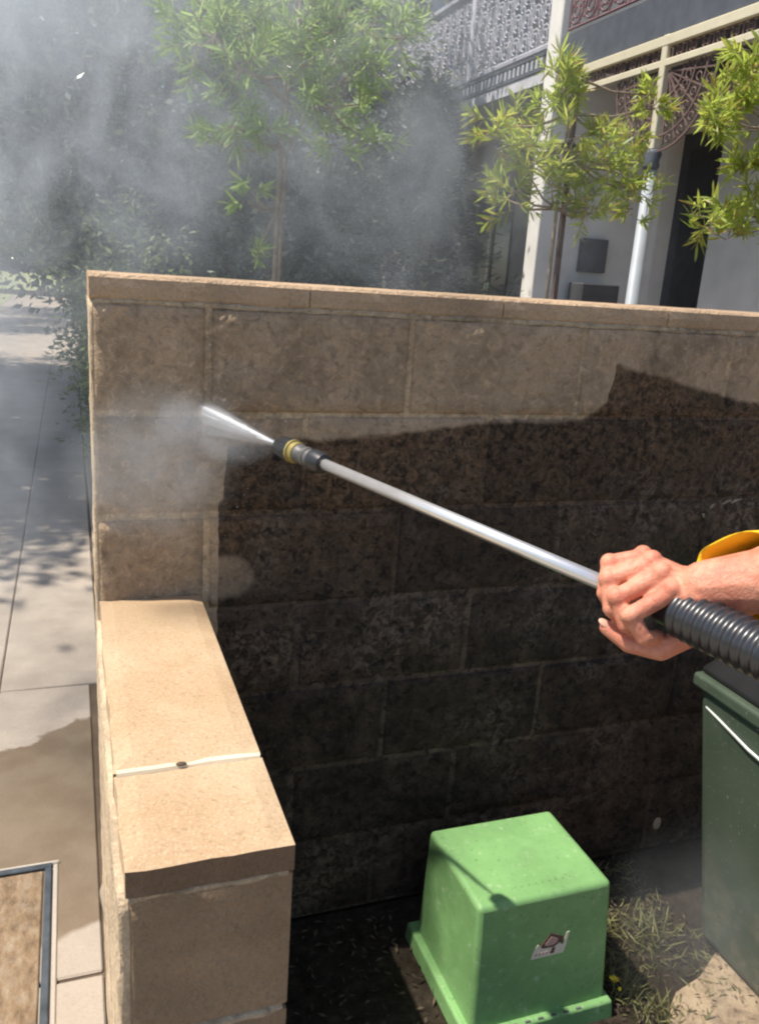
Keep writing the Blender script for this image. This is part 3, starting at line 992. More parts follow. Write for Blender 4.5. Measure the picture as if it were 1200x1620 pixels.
# facade with a door and a window opening
N('wall', (5.2, 5.43, 0.0), (5.45, 5.66, 7.2), M['render_white'])
N('wall', (5.2, 2.2, 0.0), (5.45, 4.70, 2.9), M['render_white'])
N('wall', (5.2, 2.2, 2.9), (5.45, 5.43, 7.2), M['render_white'])
N('wall', (5.2, YA, 0.0), (5.45, 1.0, 7.2), M['render_white'])
N('wall', (5.2, 1.0, 0.0), (5.45, 2.2, 0.8), M['render_white'])
N('wall', (5.2, 1.0, 2.7), (5.45, 2.2, 7.2), M['render_white'])
dr = N('door', (5.36, 4.70, 0.25), (5.41, 5.43, 2.9), M['darkroom'])
for z0, z1 in ((0.4, 1.2), (1.35, 2.15), (2.3, 2.75)):
    N('door_panel', (5.35, 4.82, z0), (5.362, 5.31, z1), plain('door_panel_paint', (0.05, 0.05, 0.055)), 0.003, dr)
MB().ellipsoid((1.34, 4.79, 1.25), (0.03, 0.03, 0.03)).build('handle', plain('brass', (0.5, 0.36, 0.14), 0.3, 0.5, 1.0), dr, True)
wd = N('window', (5.36, 1.0, 0.8), (5.39, 2.2, 2.7), M['glass'])
N('frame', (5.33, 1.56, 0.8), (5.37, 1.64, 2.7), M['cream'], 0.0, wd)
N('sill', (5.12, 0.95, 0.72), (5.20, 2.25, 0.80), M['render_white'], 0.005, wd)
N('verandah_floor', (4.0, YA, 0.0), (5.2, YB, 0.28), plain('tiled_floor', (0.25, 0.2, 0.17)))
N('balcony_floor', (4.02, YA, 3.30), (5.2, YB, 3.50), M['slate'])
N('fascia', (3.985, YA, 3.235), (4.02, YB - 0.02, 3.52), M['slate'])
N('upper_beam', (3.965, YA, 3.155), (4.035, YB - 0.30, 3.225), M['cream'], 0.006)
N('lower_beam', (3.97, YA, 3.02), (4.03, YB - 0.30, 3.07), M['cream'], 0.006)
N('roof', (3.7, YA, 7.2), (5.6, 9.5, 7.35), M['tile'])
fz = lace_mesh(0.26, 0.085, 1, 0.008)
fz.materials.append(M['lace_brown'])
y = 5.14 - 0.27
while y > YA + 0.3:
    obj('lace_panel', fz, None, near, (0.0, y, 3.07))
    y -= 0.268
bl = lace_mesh(0.42, 0.92, 2, 0.014)
bl.materials.append(M['lace_red'])
y = 5.42 - 0.43
while y > YA + 0.5:
    obj('lace_panel', bl, None, near, (0.0, y, 3.56))
    y -= 0.43
N('handrail', (3.96, YA, 4.49), (4.04, YB, 4.55), M['cream'], 0.01)
# iron columns with capital and lace brackets
for cy in (4.0, 0.75):
    cl = MB()
    cl.tube([(0, cy, 0.28), (0, cy, 0.45), (0, cy, 0.47), (0, cy, 2.36)], [0.07, 0.07, 0.05, 0.042], 14)
    col = cl.build('column', M['column'], near, True)
    MB().tube([(0, cy, 2.34), (0, cy, 2.37), (0, cy, 2.40), (0, cy, 2.45), (0, cy, 2.48)], [0.045, 0.06, 0.05, 0.065, 0.05], 14).build('capital', M['slate'], col, True)
    MB().box((-0.032, cy - 0.032, 2.48), (0.032, cy + 0.032, 3.23), 0.006).build('post', M['cream'], col)
    for s in (-1, 1):
        br = MB()
        for rr in (0.18, 0.30, 0.42, 0.52):
            br.tube([(0, cy + s * (0.04 + rr * (1 - math.cos(a)) if False else 0.04 + rr * math.sin(a)), 3.01 - rr * 1.05 * math.cos(a)) for a in np.linspace(0.0, math.pi / 2, 9)], 0.010, 4)
        for k in range(6):
            a = 0.1 + k * 0.27
            br.tube([(0, cy + s * 0.05, 2.99), (0, cy + s * (0.04 + 0.5 * math.sin(a)), 3.0 - 0.5 * math.cos(a))], 0.008, 4)
            for rr in (0.24, 0.36, 0.47):
                ctr = (cy + s * (0.04 + rr * math.sin(a + 0.12)), 3.0 - rr * math.cos(a + 0.12))
                br.tube([(0, ctr[0] + 0.028 * math.cos(w_), ctr[1] + 0.028 * math.sin(w_)) for w_ in np.linspace(0, 6.28, 8)], 0.006, 4)
        br.build('bracket', M['lace_brown'], near)
# party pillar and wing wall between the houses
N('pillar', (3.96, 5.47, 0.0), (4.17, 5.68, 5.4), M['render_white'], 0.008)
N('wing_wall', (4.17, 5.50, 0.0), (5.2, 5.65, 3.28), M['render_grey'])
N('wing_wall', (4.17, 5.50, 3.52), (5.2, 5.65, 7.2), M['render_grey'])
mb_ = N('meter_box', (4.42, 5.44, 1.62), (4.70, 5.50, 1.92), plain('dark_meter_box', (0.09, 0.09, 0.10)), 0.006)
N('planter', (4.32, 5.2, 0.28), (4.72, 5.44, 1.52), plain('dark_planter', (0.06, 0.06, 0.065)), 0.01)

far = thing('terrace_house', 'farther terrace house with grey iron lace balcony over the conifer', 'house', (4, 5.7, 0))
def Fh(name, a, bq, mat, ch=0.0, parent=None):
    return MB().box((a[0] - 4, a[1] - 5.7, a[2]), (bq[0] - 4, bq[1] - 5.7, bq[2]), ch).build(name, mat, parent or far)
YC, YD = 5.70, 13.0
Fh('wall', (5.2, YC, 0.0), (5.45, YD, 7.2), plain('taupe_render', (0.28, 0.25, 0.23), 0.9, 0.2, var=0.1))
for y0 in (6.3, 8.3, 10.4):
    wq = Fh('window', (5.17, y0, 0.9), (5.19, y0 + 1.0, 2.6), M['glass'])
    Fh('frame', (5.14, y0 + 0.47, 0.9), (5.172, y0 + 0.53, 2.6), M['cream'], 0.0, wq)
    wq = Fh('window', (5.17, y0, 3.7), (5.19, y0 + 1.0, 5.9), M['glass'])
    Fh('frame', (5.14, y0 + 0.47, 3.7), (5.172, y0 + 0.53, 5.9), M['cream'], 0.0, wq)
Fh('balcony_floor', (4.0, YC, 3.20), (5.2, YD, 3.46), M['render_grey'])
Fh('fascia', (3.965, YC, 3.195), (4.0, YD, 3.30), plain('white_fascia', (0.60, 0.60, 0.64)), 0.004)
Fh('moulding', (3.955, YC, 3.305), (4.0, YD, 3.33), M['slate'])
Fh('moulding', (3.955, YC, 3.425), (4.0, YD, 3.45), M['slate'])
db = MB().box((-0.02, -0.02, -0.04), (0.02, 0.02, 0.04)).mesh('dentil')
db.materials.append(plain('dentil_paint', (0.5, 0.5, 0.54)))
for k in range(48):
    obj('dentil', db, None, far, (-0.02, 0.06 + k * 0.085, 3.378))
Fh('base_rail', (3.97, YC, 3.475), (4.03, YD, 3.51), M['lace_grey'], 0.004)
fl = lace_mesh(0.36, 0.78, 4, 0.017)
fl.materials.append(M['lace_grey'])
y = YC + 0.02
while y < YD - 0.4:
    obj('lace_panel', fl, None, far, (0, y - 5.7, 3.52))
    y += 0.372
Fh('handrail', (3.96, YC, 4.32), (4.04, YD, 4.37), M['lace_grey'], 0.008)
for y in (7.35, 9.3, 11.6):
    MB().tube([(0, y - 5.7, 0), (0, y - 5.7, 6.2)], 0.035, 10).build('column', M['lace_grey'], far, True)
Fh('roof', (3.7, 9.6, 7.2), (5.6, YD, 7.35), M['tile'])

# ------------------------------------------------------------------ green utility box
def green(name, c):
    k = NT(name, 0.5, 0.3)
    b_ = k.mix(k.map(k.noise(5, 5, 0.6), 0.3, 0.7), tuple(v * 0.82 for v in c), tuple(v * 1.15 for v in c))
    b_ = k.mix(k.math('MULTIPLY', k.map(k.noise(42, 5, 0.75), 0.56, 0.72), 0.5), b_, (0.45, 0.55, 0.36))
    b_ = k.mix(k.math('MULTIPLY', k.map(k.noise(130, 3, 0.7), 0.62, 0.7), 0.6), b_, (0.05, 0.08, 0.03))
    k.color(b_)
    k.put(k.b.inputs['Roughness'], k.map(k.noise(14, 5), 0.3, 0.7, 0.35, 0.6))
    k.bump(k.noise(25, 4), 0.12, 0.01)
    return k.m
M['green'] = green('pillar_green', (0.185, 0.355, 0.135))
ub = thing('utility_box', 'pale green plastic utility box with a small sticker, standing in the yard corner', 'utility box', (0.83, -0.27, 0))
def frustum(name, z0, z1, r0, r1, mat, parent, bev=0.012, seg=4, dome=0.0):
    """r = (x0,x1,y0,y1) local rectangles at z0 and z1"""
    vs = []
    for z, (a, b2, c, d) in ((z0, r0), (z1, r1)):
        vs += [(a, c, z), (b2, c, z), (b2, d, z), (a, d, z)]
    me = MB().add(vs, [(3, 2, 1, 0), (4, 5, 6, 7), (0, 1, 5, 4), (1, 2, 6, 5), (2, 3, 7, 6), (3, 0, 4, 7)]).mesh(name)
    o = obj(name, me, mat, parent)
    md = o.modifiers.new('bevel', 'BEVEL')
    md.width = bev
    md.segments = seg
    md.limit_method = 'NONE'
    smooth(o, 50)
    return o
bx, by = 0.83, -0.27
R1 = (0.678 - bx, 0.984 - bx, -0.392 - by, -0.142 - by)
R0 = (0.673 - bx, 0.988 - bx, -0.425 - by, -0.135 - by)
frustum('cover', 0.022, 0.302, R0, R1, M['green'], ub, 0.011)
frustum('base', -0.01, 0.036, (0.654 - bx, 1.002 - bx, -0.444 - by, -0.110 - by), (0.657 - bx, 0.998 - bx, -0.439 - by, -0.114 - by), M['green'], ub, 0.006)
# slots along the foot of the front
for i in range(7):
    MB().box((0.73 + i * 0.03 - bx, -0.437 - by, 0.0350), (0.742 + i * 0.03 - bx, -0.433 - by, 0.0370)).build('slot', M['darkroom'], ub)
# sticker on the front: pale parallelogram with a little roof emblem and a tick mark
def front_pt(x, z, off=0.0012):
    t = (z - 0.022) / (0.302 - 0.022)
    y = -0.425 + (-0.392 + 0.425) * t
    return (x - bx, y - by - off, z)
def flat(name, poly, mat, off, parent):
    n = len(poly)
    vs = [front_pt(x, z, off) for x, z in poly] + [front_pt(x, z, 0.0002) for x, z in poly]
    return MB().add(vs, [tuple(range(n))] + [(i, n + i, n + (i + 1) % n, (i + 1) % n) for i in range(n)]).build(name, mat, parent)
M['sticker'] = plain('sticker_white', (0.62, 0.58, 0.47), 0.5, 0.4, var=0.08)
M['sticker_dark'] = plain('sticker_maroon', (0.10, 0.05, 0.045), 0.5, 0.4, var=0.2)
M['sticker_pink'] = plain('sticker_rose', (0.42, 0.28, 0.25), 0.5, 0.4, var=0.15)
sx, sz = 0.800, 0.165
def S(pts):
    return [(sx + u * 0.088, sz + v * 0.058) for u, v in pts]
st = flat('sticker', S([(0.0, 0.0), (0.86, 0.0), (0.93, 0.28), (1.0, 0.78), (0.93, 0.76), (0.84, 0.30), (0.74, 0.42), (0.60, 0.30), (0.30, 0.33), (0.18, 0.52), (0.06, 0.28)]), M['sticker'], 0.0012, ub)
flat('emblem', S([(0.24, 0.40), (0.50, 0.86), (0.84, 0.64), (0.84, 0.36), (0.74, 0.44), (0.60, 0.31), (0.31, 0.34)]), M['sticker_dark'], 0.0012, st)
flat('emblem_roof', S([(0.36, 0.46), (0.52, 0.74), (0.70, 0.60), (0.68, 0.48), (0.58, 0.40), (0.40, 0.40)]), M['sticker_pink'], 0.0018, st)
flat('mark', S([(0.50, 0.08), (0.60, 0.08), (0.64, 0.28), (0.56, 0.30)]), M['sticker_dark'], 0.0018, st)
for k in range(4):
    flat('mark', S([(0.10 + k * 0.09, 0.10), (0.155 + k * 0.09, 0.10), (0.17 + k * 0.09, 0.20), (0.12 + k * 0.09, 0.20)]), M['sticker_pink'], 0.0018, st)
# raised dots on the lid
for i in range(9):
    MB().ellipsoid((0.775 + i * 0.016 - bx, -0.355 - by, 0.3022), (0.003, 0.003, 0.0012), None, 8, 4).build('stud', M['green'], ub, True)

# ------------------------------------------------------------------ wheelie bin
bn = thing('wheelie_bin', 'dark green wheelie bin with a black lid at the right edge', 'bin', (1.5, -0.52, 0))
M['bin'] = NT('bin_plastic', 0.5, 0.4)
kk = M['bin']
bb_ = kk.mix(kk.map(kk.noise(6, 5), 0.3, 0.7), (0.050, 0.070, 0.048), (0.072, 0.094, 0.066))
xx_, yy_, zz_ = kk.xyz()
foot_mottle = kk.math('MULTIPLY', kk.map(kk.noise(17, 6, 0.7), 0.42, 0.68), kk.map(zz_, 0.34, 0.02))  # paler brown mottling towards the foot of the body
bb_ = kk.mix(kk.math('MULTIPLY', foot_mottle, 0.65), bb_, (0.24, 0.20, 0.14))
bb_ = kk.mix(kk.math('MULTIPLY', kk.map(kk.noise(120, 3, 0.7), 0.64, 0.7), 0.6), bb_, (0.3, 0.3, 0.26))
kk.color(bb_)
M['bin'] = kk.m
ox, oy = 1.5, -0.52
frustum('body', 0.004, 0.655, (1.332 - ox, 1.70 - ox, -0.74 - oy, -0.305 - oy), (1.265 - ox, 1.76 - ox, -0.84 - oy, -0.225 - oy), M['bin'], bn, 0.03, 5)
frustum('rim', 0.635, 0.668, (1.258 - ox, 1.767 - ox, -0.848 - oy, -0.218 - oy), (1.258 - ox, 1.767 - ox, -0.848 - oy, -0.218 - oy), M['bin'], bn, 0.008, 3)
M['black'] = plain('black_plastic', (0.018, 0.018, 0.019), 0.4, 0.4, var=0.25)
frustum('lid', 0.668, 0.725, (1.268 - ox, 1.775 - ox, -0.86 - oy, -0.212 - oy), (1.30 - ox, 1.74 - ox, -0.82 - oy, -0.25 - oy), M['black'], bn, 0.015, 4)
for s in (1.37, 1.66):
    MB().tube([(s - ox - 0.02, -0.76 - oy, 0.09), (s - ox + 0.02, -0.76 - oy, 0.09)], 0.09, 20).build('wheel', M['black'], bn)
MB().tube([(1.37 - ox, -0.76 - oy, 0.09), (1.66 - ox, -0.76 - oy, 0.09)], 0.012, 8).build('axle', plain('steel', (0.4, 0.4, 0.42), 0.4, 0.5, 1.0), bn)
MB().tube([(1.36 - ox, -0.87 - oy, 0.64), (1.36 - ox, -0.91 - oy, 0.66), (1.67 - ox, -0.91 - oy, 0.66), (1.67 - ox, -0.87 - oy, 0.64)], 0.014, 8).build('handle', M['bin'], bn)
sl = MB()
sl.tube([(1.2715 - ox, -0.262 - oy, 0.600), (1.2685 - ox, -0.40 - oy, 0.575), (1.2695 - ox, -0.62 - oy, 0.553)], [0.0028, 0.0034, 0.002], 5)
sl.build('pale_streak', plain('streak_tone', (0.62, 0.66, 0.62), 0.6, 0.3), bn)  # thin pale line along the side

# ------------------------------------------------------------------ lance
TIP = Vector(at(441, 704, -0.262))
HND = Vector(at(985, 936, -0.885))
ax = (HND - TIP).normalized()
def L_at(s):
    return TIP + ax * s
LEN = (HND - TIP).length
ln = thing('pressure_washer_lance', 'silver pressure washer lance with black nozzle aimed at the wall', 'lance', TIP)
def Lp(s):
    return ax * s
M['steel'] = plain('brushed_steel', (0.82, 0.80, 0.79), 0.32, 0.5, 0.75, var=0.05, scale=60)
M['rubber'] = plain('black_rubber', (0.022, 0.022, 0.024), 0.38, 0.5, var=0.25, scale=80)
M['brass'] = plain('nozzle_brass', (0.34, 0.27, 0.09), 0.5, 0.5, 0.4, var=0.2)
MB().tube([Lp(0.115), Lp(LEN + 0.06)], 0.0086, 16).build('tube', M['steel'], ln, True)
smooth(MB().tube([Lp(s) for s in (0.0, 0.001, 0.010, 0.030, 0.036, 0.042)], [0.006, 0.013, 0.0165, 0.0185, 0.0195, 0.0195], 18).build('nozzle_shroud', M['rubber'], ln), 40)
smooth(MB().tube([Lp(s) for s in (0.0415, 0.046, 0.047, 0.057, 0.058)], [0.0195, 0.0195, 0.017, 0.017, 0.0155], 18).build('nozzle_ring', M['brass'], ln), 40)
smooth(MB().tube([Lp(s) for s in (0.0575, 0.062, 0.067, 0.076, 0.077, 0.084, 0.085, 0.1)], [0.0155, 0.016, 0.0135, 0.0135, 0.016, 0.016, 0.0145, 0.0145], 18).build('coupling', plain('pewter', (0.12, 0.115, 0.11), 0.5, 0.5, 0.3, var=0.3, scale=90), ln), 40)
smooth(MB().tube([Lp(s) for s in (0.095, 0.097, 0.112, 0.124, 0.126)], [0.0145, 0.0175, 0.0178, 0.0150, 0.009], 18).build('collar', M['rubber'], ln), 40)
for k in range(8):
    a = k * math.pi / 4
    u_ = ax.orthogonal().normalized()
    v_ = ax.cross(u_)
    o_ = (u_ * math.cos(a) + v_ * math.sin(a)) * 0.0185
    MB().tube([Lp(0.006) + o_ * 0.82, Lp(0.036) + o_], 0.0016, 5).build('rib', M['rubber'], ln)
# ribbed grip behind the hand
GAX = (Vector(at(1215, 1036, -1.045)) - Vector(at(1060, 962, -0.925))).normalized()
G0 = Vector(at(1052, 958, -0.925)) - TIP
pts, rad = [], []
for k in range(0, 240):
    s = k * 0.0018
    ph = (s % 0.0115) / 0.0115
    r = 0.0245 + 0.0016 * math.sin(2 * math.pi * ph)
    if s < 0.022:
        r = 0.0195
    pts.append(G0 + GAX * s)
    rad.append(r)
MB().tube(pts, rad, 22).build('ribbed_grip', plain('glossy_black_conduit', (0.02, 0.02, 0.023), 0.34, 0.8, var=0.2, scale=50), ln, True)
Gend = pts[-1]
tg = MB()
tg.tube([Gend, Gend + GAX * 0.10], [0.022, 0.024], 14)
tg.tube([Gend + GAX * 0.06, Gend + GAX * 0.10 + Vector((0, 0, -0.06)), Gend + GAX * 0.13 + Vector((0, 0, -0.15))], [0.02, 0.019, 0.018], 12)
tg.build('trigger_handle', M['rubber'], ln, True)
hz = Gend + GAX * 0.13 + Vector((0, 0, -0.15))
MB().tube([hz, hz + Vector((0.1, -0.15, -0.3)), hz + Vector((0.3, -0.4, -0.8)), Vector((1.2, -1.9, 0.02)) - TIP, Vector((2.2, -2.6, 0.02)) - TIP, Vector((3.2, -2.5, 0.02)) - TIP], 0.011, 8).build('hose', M['rubber'], ln, True)

# ------------------------------------------------------------------ person holding the lance (hand and forearm in view)
def skin():
    k = NT('skin', 0.48, 0.45)
    b_ = k.mix(k.map(k.noise(26, 5), 0.32, 0.68), (0.58, 0.19, 0.115), (0.72, 0.32, 0.205))
    b_ = k.mix(k.math('MULTIPLY', k.map(k.noise(60, 4), 0.52, 0.7), 0.5), b_, (0.50, 0.15, 0.10))
    b_ = k.mix(k.math('MULTIPLY', k.map(k.noise(210, 3), 0.55, 0.7), 0.35), b_, (0.36, 0.14, 0.09))
    k.color(b_)
    k.b.inputs['Subsurface Weight'].default_value = 0.08
    k.b.inputs['Subsurface Radius'].default_value = (0.008, 0.003, 0.0015)
    k.b.inputs['Subsurface Scale'].default_value = 0.4
    h = k.math('ADD', k.noise(170, 5, 0.65, dist=1.0), k.math('MULTIPLY', k.noise(45, 4, 0.6, dist=1.5), 0.9))
    k.bump(h, 0.42, 0.004)
    return k.m
M['skin'] = skin()
# frame of the grip: a = towards the nozzle, n = towards the viewer, s = up across the tube
a_ = -ax
vdir = (cam.matrix_world.translation - HND).normalized()
n_ = (vdir - a_ * vdir.dot(a_)).normalized()
s_ = a_.cross(n_).normalized()
if s_.z < 0:
    s_ = -s_
GC = Vector(at(1025, 955, -0.915))          # middle of the grip inside the fist
def H(a, s, n):
    return GC + a_ * a + s_ * s + n_ * n
body = MB()
# fingers: index leads towards the nozzle, little finger trails; each bends over the viewer's side of the tube
fing = [  # mcp, pip, dip, tip, radius
    (H(0.022, 0.048, -0.008), H(0.050, 0.024, 0.017), H(0.040, -0.008, 0.020), H(0.032, -0.022, 0.000), 0.0094),
    (H(0.003, 0.049, 0.003), H(0.038, 0.008, 0.026), H(0.025, -0.020, 0.021), H(0.018, -0.027, -0.002), 0.0101),
    (H(-0.015, 0.042, 0.010), H(0.018, -0.006, 0.031), H(0.004, -0.029, 0.019), H(0.000, -0.028, -0.004), 0.0101),
    (H(-0.032, 0.030, 0.012), H(-0.003, -0.018, 0.031), H(-0.017, -0.034, 0.014), H(-0.020, -0.028, -0.006), 0.0092),
]
fing = [(m0.lerp(p1, 0.22), p1, d1, t1, r) for (m0, p1, d1, t1, r) in fing]
for (m0, p1, d1, t1, r) in fing:
    body.ellipsoid(m0 + s_ * 0.003 + n_ * 0.002, (r * 1.12, r * 1.12, r * 1.12), None, 12, 8)
    body.ellipsoid(p1 + n_ * 0.001, (r * 1.12, r * 1.12, r * 1.12), None, 12, 8)
for (m0, p1, d1, t1, r) in fing:
    body.capsule(m0, p1, r * 1.08, r * 0.98)
    body.capsule(p1, d1, r * 1.0, r * 0.9)
    body.capsule(d1, t1, r * 0.93, r * 0.8)
# back of the hand
WR = H(-0.068, 0.030, -0.022)
for (m0, p1, d1, t1, r) in fing:
    body.capsule(m0, m0.lerp(WR, 0.9), r * 1.05, 0.017)
    body.capsule(m0.lerp(WR, 0.1) - n_ * 0.008 - s_ * 0.004, m0.lerp(WR, 0.85), 0.0125, 0.019)
body.ellipsoid(H(-0.030, 0.028, -0.016), (0.040, 0.021, 0.026), Matrix((a_, n_, s_)).transposed(), 18, 12)
for f0, f1 in zip(fing[:-1], fing[1:]):
    a0 = (f0[0] + f1[0]) / 2
    body.capsule(a0.lerp((f0[1] + f1[1]) / 2, 0.18) - n_ * 0.004, a0.lerp(WR, 0.8), 0.0092, 0.019)
body.capsule(fing[3][0] - n_ * 0.004, H(-0.052, 0.016, -0.006), 0.012, 0.017)
body.capsule(H(-0.040, 0.012, 0.000), WR, 0.016, 0.021)
# thumb under the tube, tip pointing to the nozzle
TB = H(-0.050, 0.000, -0.028)
T1 = H(-0.024, -0.040, -0.018)
T2 = H(0.004, -0.047, -0.004)
T3 = H(0.028, -0.041, 0.008)
body.capsule(WR - s_ * 0.006, TB, 0.019, 0.0165)
body.capsule(TB, T1, 0.014, 0.0108)
body.capsule(T1, T2, 0.0106, 0.0098)
body.capsule(T2, T3, 0.0098, 0.0080)
# wrist, forearm, elbow, upper arm
WR2 = Vector(at(1112, 926, -0.955)) - n_ * 0.004
FA = Vector(at(1215, 915, -0.995)) - n_ * 0.01
EL = Vector((0.845, -1.10, 1.165))
SH = Vector((0.90, -1.42, 1.40))
body.capsule(WR, WR2, 0.024, 0.0255)
body.capsule(WR - s_ * 0.008, WR2 - s_ * 0.008, 0.0215, 0.024)
body.capsule(WR2, FA, 0.026, 0.034)
body.capsule(FA, EL, 0.036, 0.043)
body.capsule(EL, SH, 0.043, 0.055)
# rest of the body, standing out of frame on the right
PV = Vector((1.10, -1.62, 0.92))
CH = Vector((1.08, -1.55, 1.30))
NK = Vector((1.06, -1.50, 1.47))
SR = Vector((1.22, -1.68, 1.40))
body.capsule(PV, CH, 0.12, 0.14)
body.capsule(CH, NK, 0.10, 0.055)
body.capsule(SH, CH, 0.06, 0.08)
body.capsule(SR, CH, 0.06, 0.08)
HD = Vector((1.02, -1.45, 1.62))
body.capsule(NK, HD, 0.055, 0.055)
body.ellipsoid(HD + Vector((0, 0, 0.02)), (0.085, 0.078, 0.112))
fd = Vector((-0.62, 0.78, 0)).normalized()
body.capsule(HD + fd * 0.078 + Vector((0, 0, 0.02)), HD + fd * 0.098 + Vector((0, 0, -0.012)), 0.009, 0.013)
sd = Vector((fd.y, -fd.x, 0))
for s in (-1, 1):
    body.ellipsoid(HD + sd * s * 0.082 + Vector((0, 0, 0.005)), (0.016, 0.016, 0.03))
body.ellipsoid(HD + fd * 0.055 + Vector((0, 0, -0.055)), (0.04, 0.04, 0.035))
REL = Vector((1.14, -1.62, 1.10))
RWR = TIP + Gend + GAX * 0.10 + Vector((0.03, -0.03, -0.07))
body.capsule(SR, REL, 0.052, 0.042)
body.capsule(REL, RWR, 0.04, 0.027)
h0 = TIP + Gend + GAX * 0.075 + Vector((0, 0, -0.03))
h1 = TIP + Gend + GAX * 0.12 + Vector((0, 0, -0.12))
hd = (h1 - h0).normalized()
hf = (-GAX - hd * (-GAX).dot(hd)).normalized()          # forwards, towards the nozzle
hs = hd.cross(hf).normalized()
body.capsule(RWR, h0.lerp(h1, 0.5) - hf * 0.028 + hs * 0.012, 0.026, 0.026)
body.capsule(h0 - hf * 0.030 + hs * 0.010, h1 - hf * 0.028 + hs * 0.010, 0.017, 0.017)
for k_, ln_ in enumerate((1.0, 1.06, 1.0, 0.86)):
    c_ = h0.lerp(h1, 0.08 + 0.27 * k_)
    q0, q1, q2, q3 = c_ - hf * 0.020 + hs * 0.026, c_ + hf * 0.012 * ln_ + hs * 0.030, c_ + hf * 0.029 * ln_ + hs * 0.004, c_ + hf * 0.018 * ln_ - hs * 0.022
    body.capsule(q0, q1, 0.0098, 0.0094)
    body.capsule(q1, q2, 0.0094, 0.0088)
    body.capsule(q2, q3, 0.0088, 0.0076)
body.capsule(h0 - hf * 0.024 - hs * 0.006, h0 - hf * 0.004 - hs * 0.029 - hd * 0.012, 0.013, 0.011)
body.capsule(h0 - hf * 0.004 - hs * 0.029 - hd * 0.012, h0 + hf * 0.030 - hs * 0.026 - hd * 0.014, 0.011, 0.0085)
for s, hip, foot in ((-1, Vector((0.99, -1.58, 0.88)), Vector((0.96, -1.36, 0.07))), (1, Vector((1.20, -1.70, 0.88)), Vector((1.28, -1.85, 0.07)))):
    knee = hip.lerp(foot, 0.5) + fd * 0.05
    body.capsule(hip, knee, 0.09, 0.06)
    body.capsule(knee, foot, 0.058, 0.042)
    body.capsule(foot, foot + fd * 0.15 - Vector((0, 0, 0.03)), 0.045, 0.038)
ORG = Vector((1.10, -1.60, 0.0))
body.v = [tuple(Vector(p) - ORG) for p in body.v]
person = body.build('person', M['skin'])
person.location = ORG
tag(person, 'person in a yellow shirt, bare hand gripping the pressure washer lance', 'person')
rm = person.modifiers.new('remesh', 'REMESH')
rm.mode = 'VOXEL'
rm.voxel_size = 0.0020
rm.use_smooth_shade = True
sm_ = person.modifiers.new('smooth', 'SMOOTH')
sm_.factor = 0.5
sm_.iterations = 2

def cloth(name, parts, mat, voxel=0.006, it=4):
    b = MB()
    for p in parts:
        if len(p) == 4:
            b.capsule(*p, n=16)
        else:
            b.ellipsoid(*p)
    b.v = [tuple(Vector(q) - ORG) for q in b.v]
    o = b.build(name, mat, person)
    r = o.modifiers.new('remesh', 'REMESH')
    r.mode = 'VOXEL'
    r.voxel_size = voxel
    r.use_smooth_shade = True
    s = o.modifiers.new('smooth', 'SMOOTH')
    s.iterations = it
    return o
M['hivis'] = plain('yellow_workwear', (0.80, 0.49, 0.015), 0.75, 0.3, var=0.12, scale=25, bump=0.5, bscale=35)
M['denim'] = plain('navy_trousers', (0.03, 0.035, 0.06), 0.9, 0.2, var=0.2)
cloth('shirt', [(EL.lerp(SH, -0.1), SH, 0.058, 0.075), (SH, CH, 0.075, 0.115), (SR, CH, 0.075, 0.115), (SR, REL.lerp(SR, 0.1), 0.07, 0.058), (PV, CH, 0.16, 0.165), (CH, NK - Vector((0, 0, 0.05)), 0.12, 0.075), (REL, REL.lerp(RWR, 0.6), 0.055, 0.045)], M['hivis'])
# loose cuff of the near sleeve: open tube round the forearm, its mouth cut back on the viewer's side
cf = MB()
seg, rows = 28, 12
S0 = Vector(at(1104, 900, -0.975)) - n_ * 0.02
S1 = EL.lerp(SH, 0.05)
vs, fs = [], []
axs = (S1 - S0).normalized()
e1 = (n_ - axs * n_.dot(axs)).normalized()
e2 = axs.cross(e1)
if e2.z < 0:
    e2 = -e2
for j in range(rows + 1):
    for i in range(seg):
        t = 2 * math.pi * i / seg
        cb = math.cos(t)            # towards viewer
        start = 0.0 + 0.085 * max(0.0, 0.5 + 0.5 * cb - 0.18 * math.sin(t)) + 0.05 * max(0, -math.sin(t))
        L = (S1 - S0).length
        u = start + (L - start) * j / rows
        rr = 0.034 + 0.034 * min(1, u / 0.18) + 0.0025 * math.sin(t * 5 + j * 1.3) + 0.003 * vnoise([i * 0.8, j * 0.9, 3.3])
        vs.append(S0 + axs * u + (e1 * math.cos(t) * rr + e2 * math.sin(t) * rr * 1.02) - ORG + e2 * 0.004)
for j in range(rows):
    for i in range(seg):
        fs.append((j * seg + i, j * seg + (i + 1) % seg, (j + 1) * seg + (i + 1) % seg, (j + 1) * seg + i))
cfo = cf.add(vs, fs).build('sleeve', M['hivis'], person, True)
so = cfo.modifiers.new('solid', 'SOLIDIFY')
so.thickness = 0.003
ss = cfo.modifiers.new('sub', 'SUBSURF')
ss.levels = ss.render_levels = 1
legs = []
for hip, foot in ((Vector((0.99, -1.58, 0.88)), Vector((0.96, -1.36, 0.07))), (Vector((1.20, -1.70, 0.88)), Vector((1.28, -1.85, 0.07)))):
    knee = hip.lerp(foot, 0.5) + fd * 0.05
    legs += [(hip, knee, 0.115, 0.082), (knee, foot + Vector((0, 0, 0.06)), 0.082, 0.066)]
legs.append((PV, PV - Vector((0, 0, 0.06)), 0.165, 0.15))
cloth('trousers', legs, M['denim'], 0.008)
bts = []
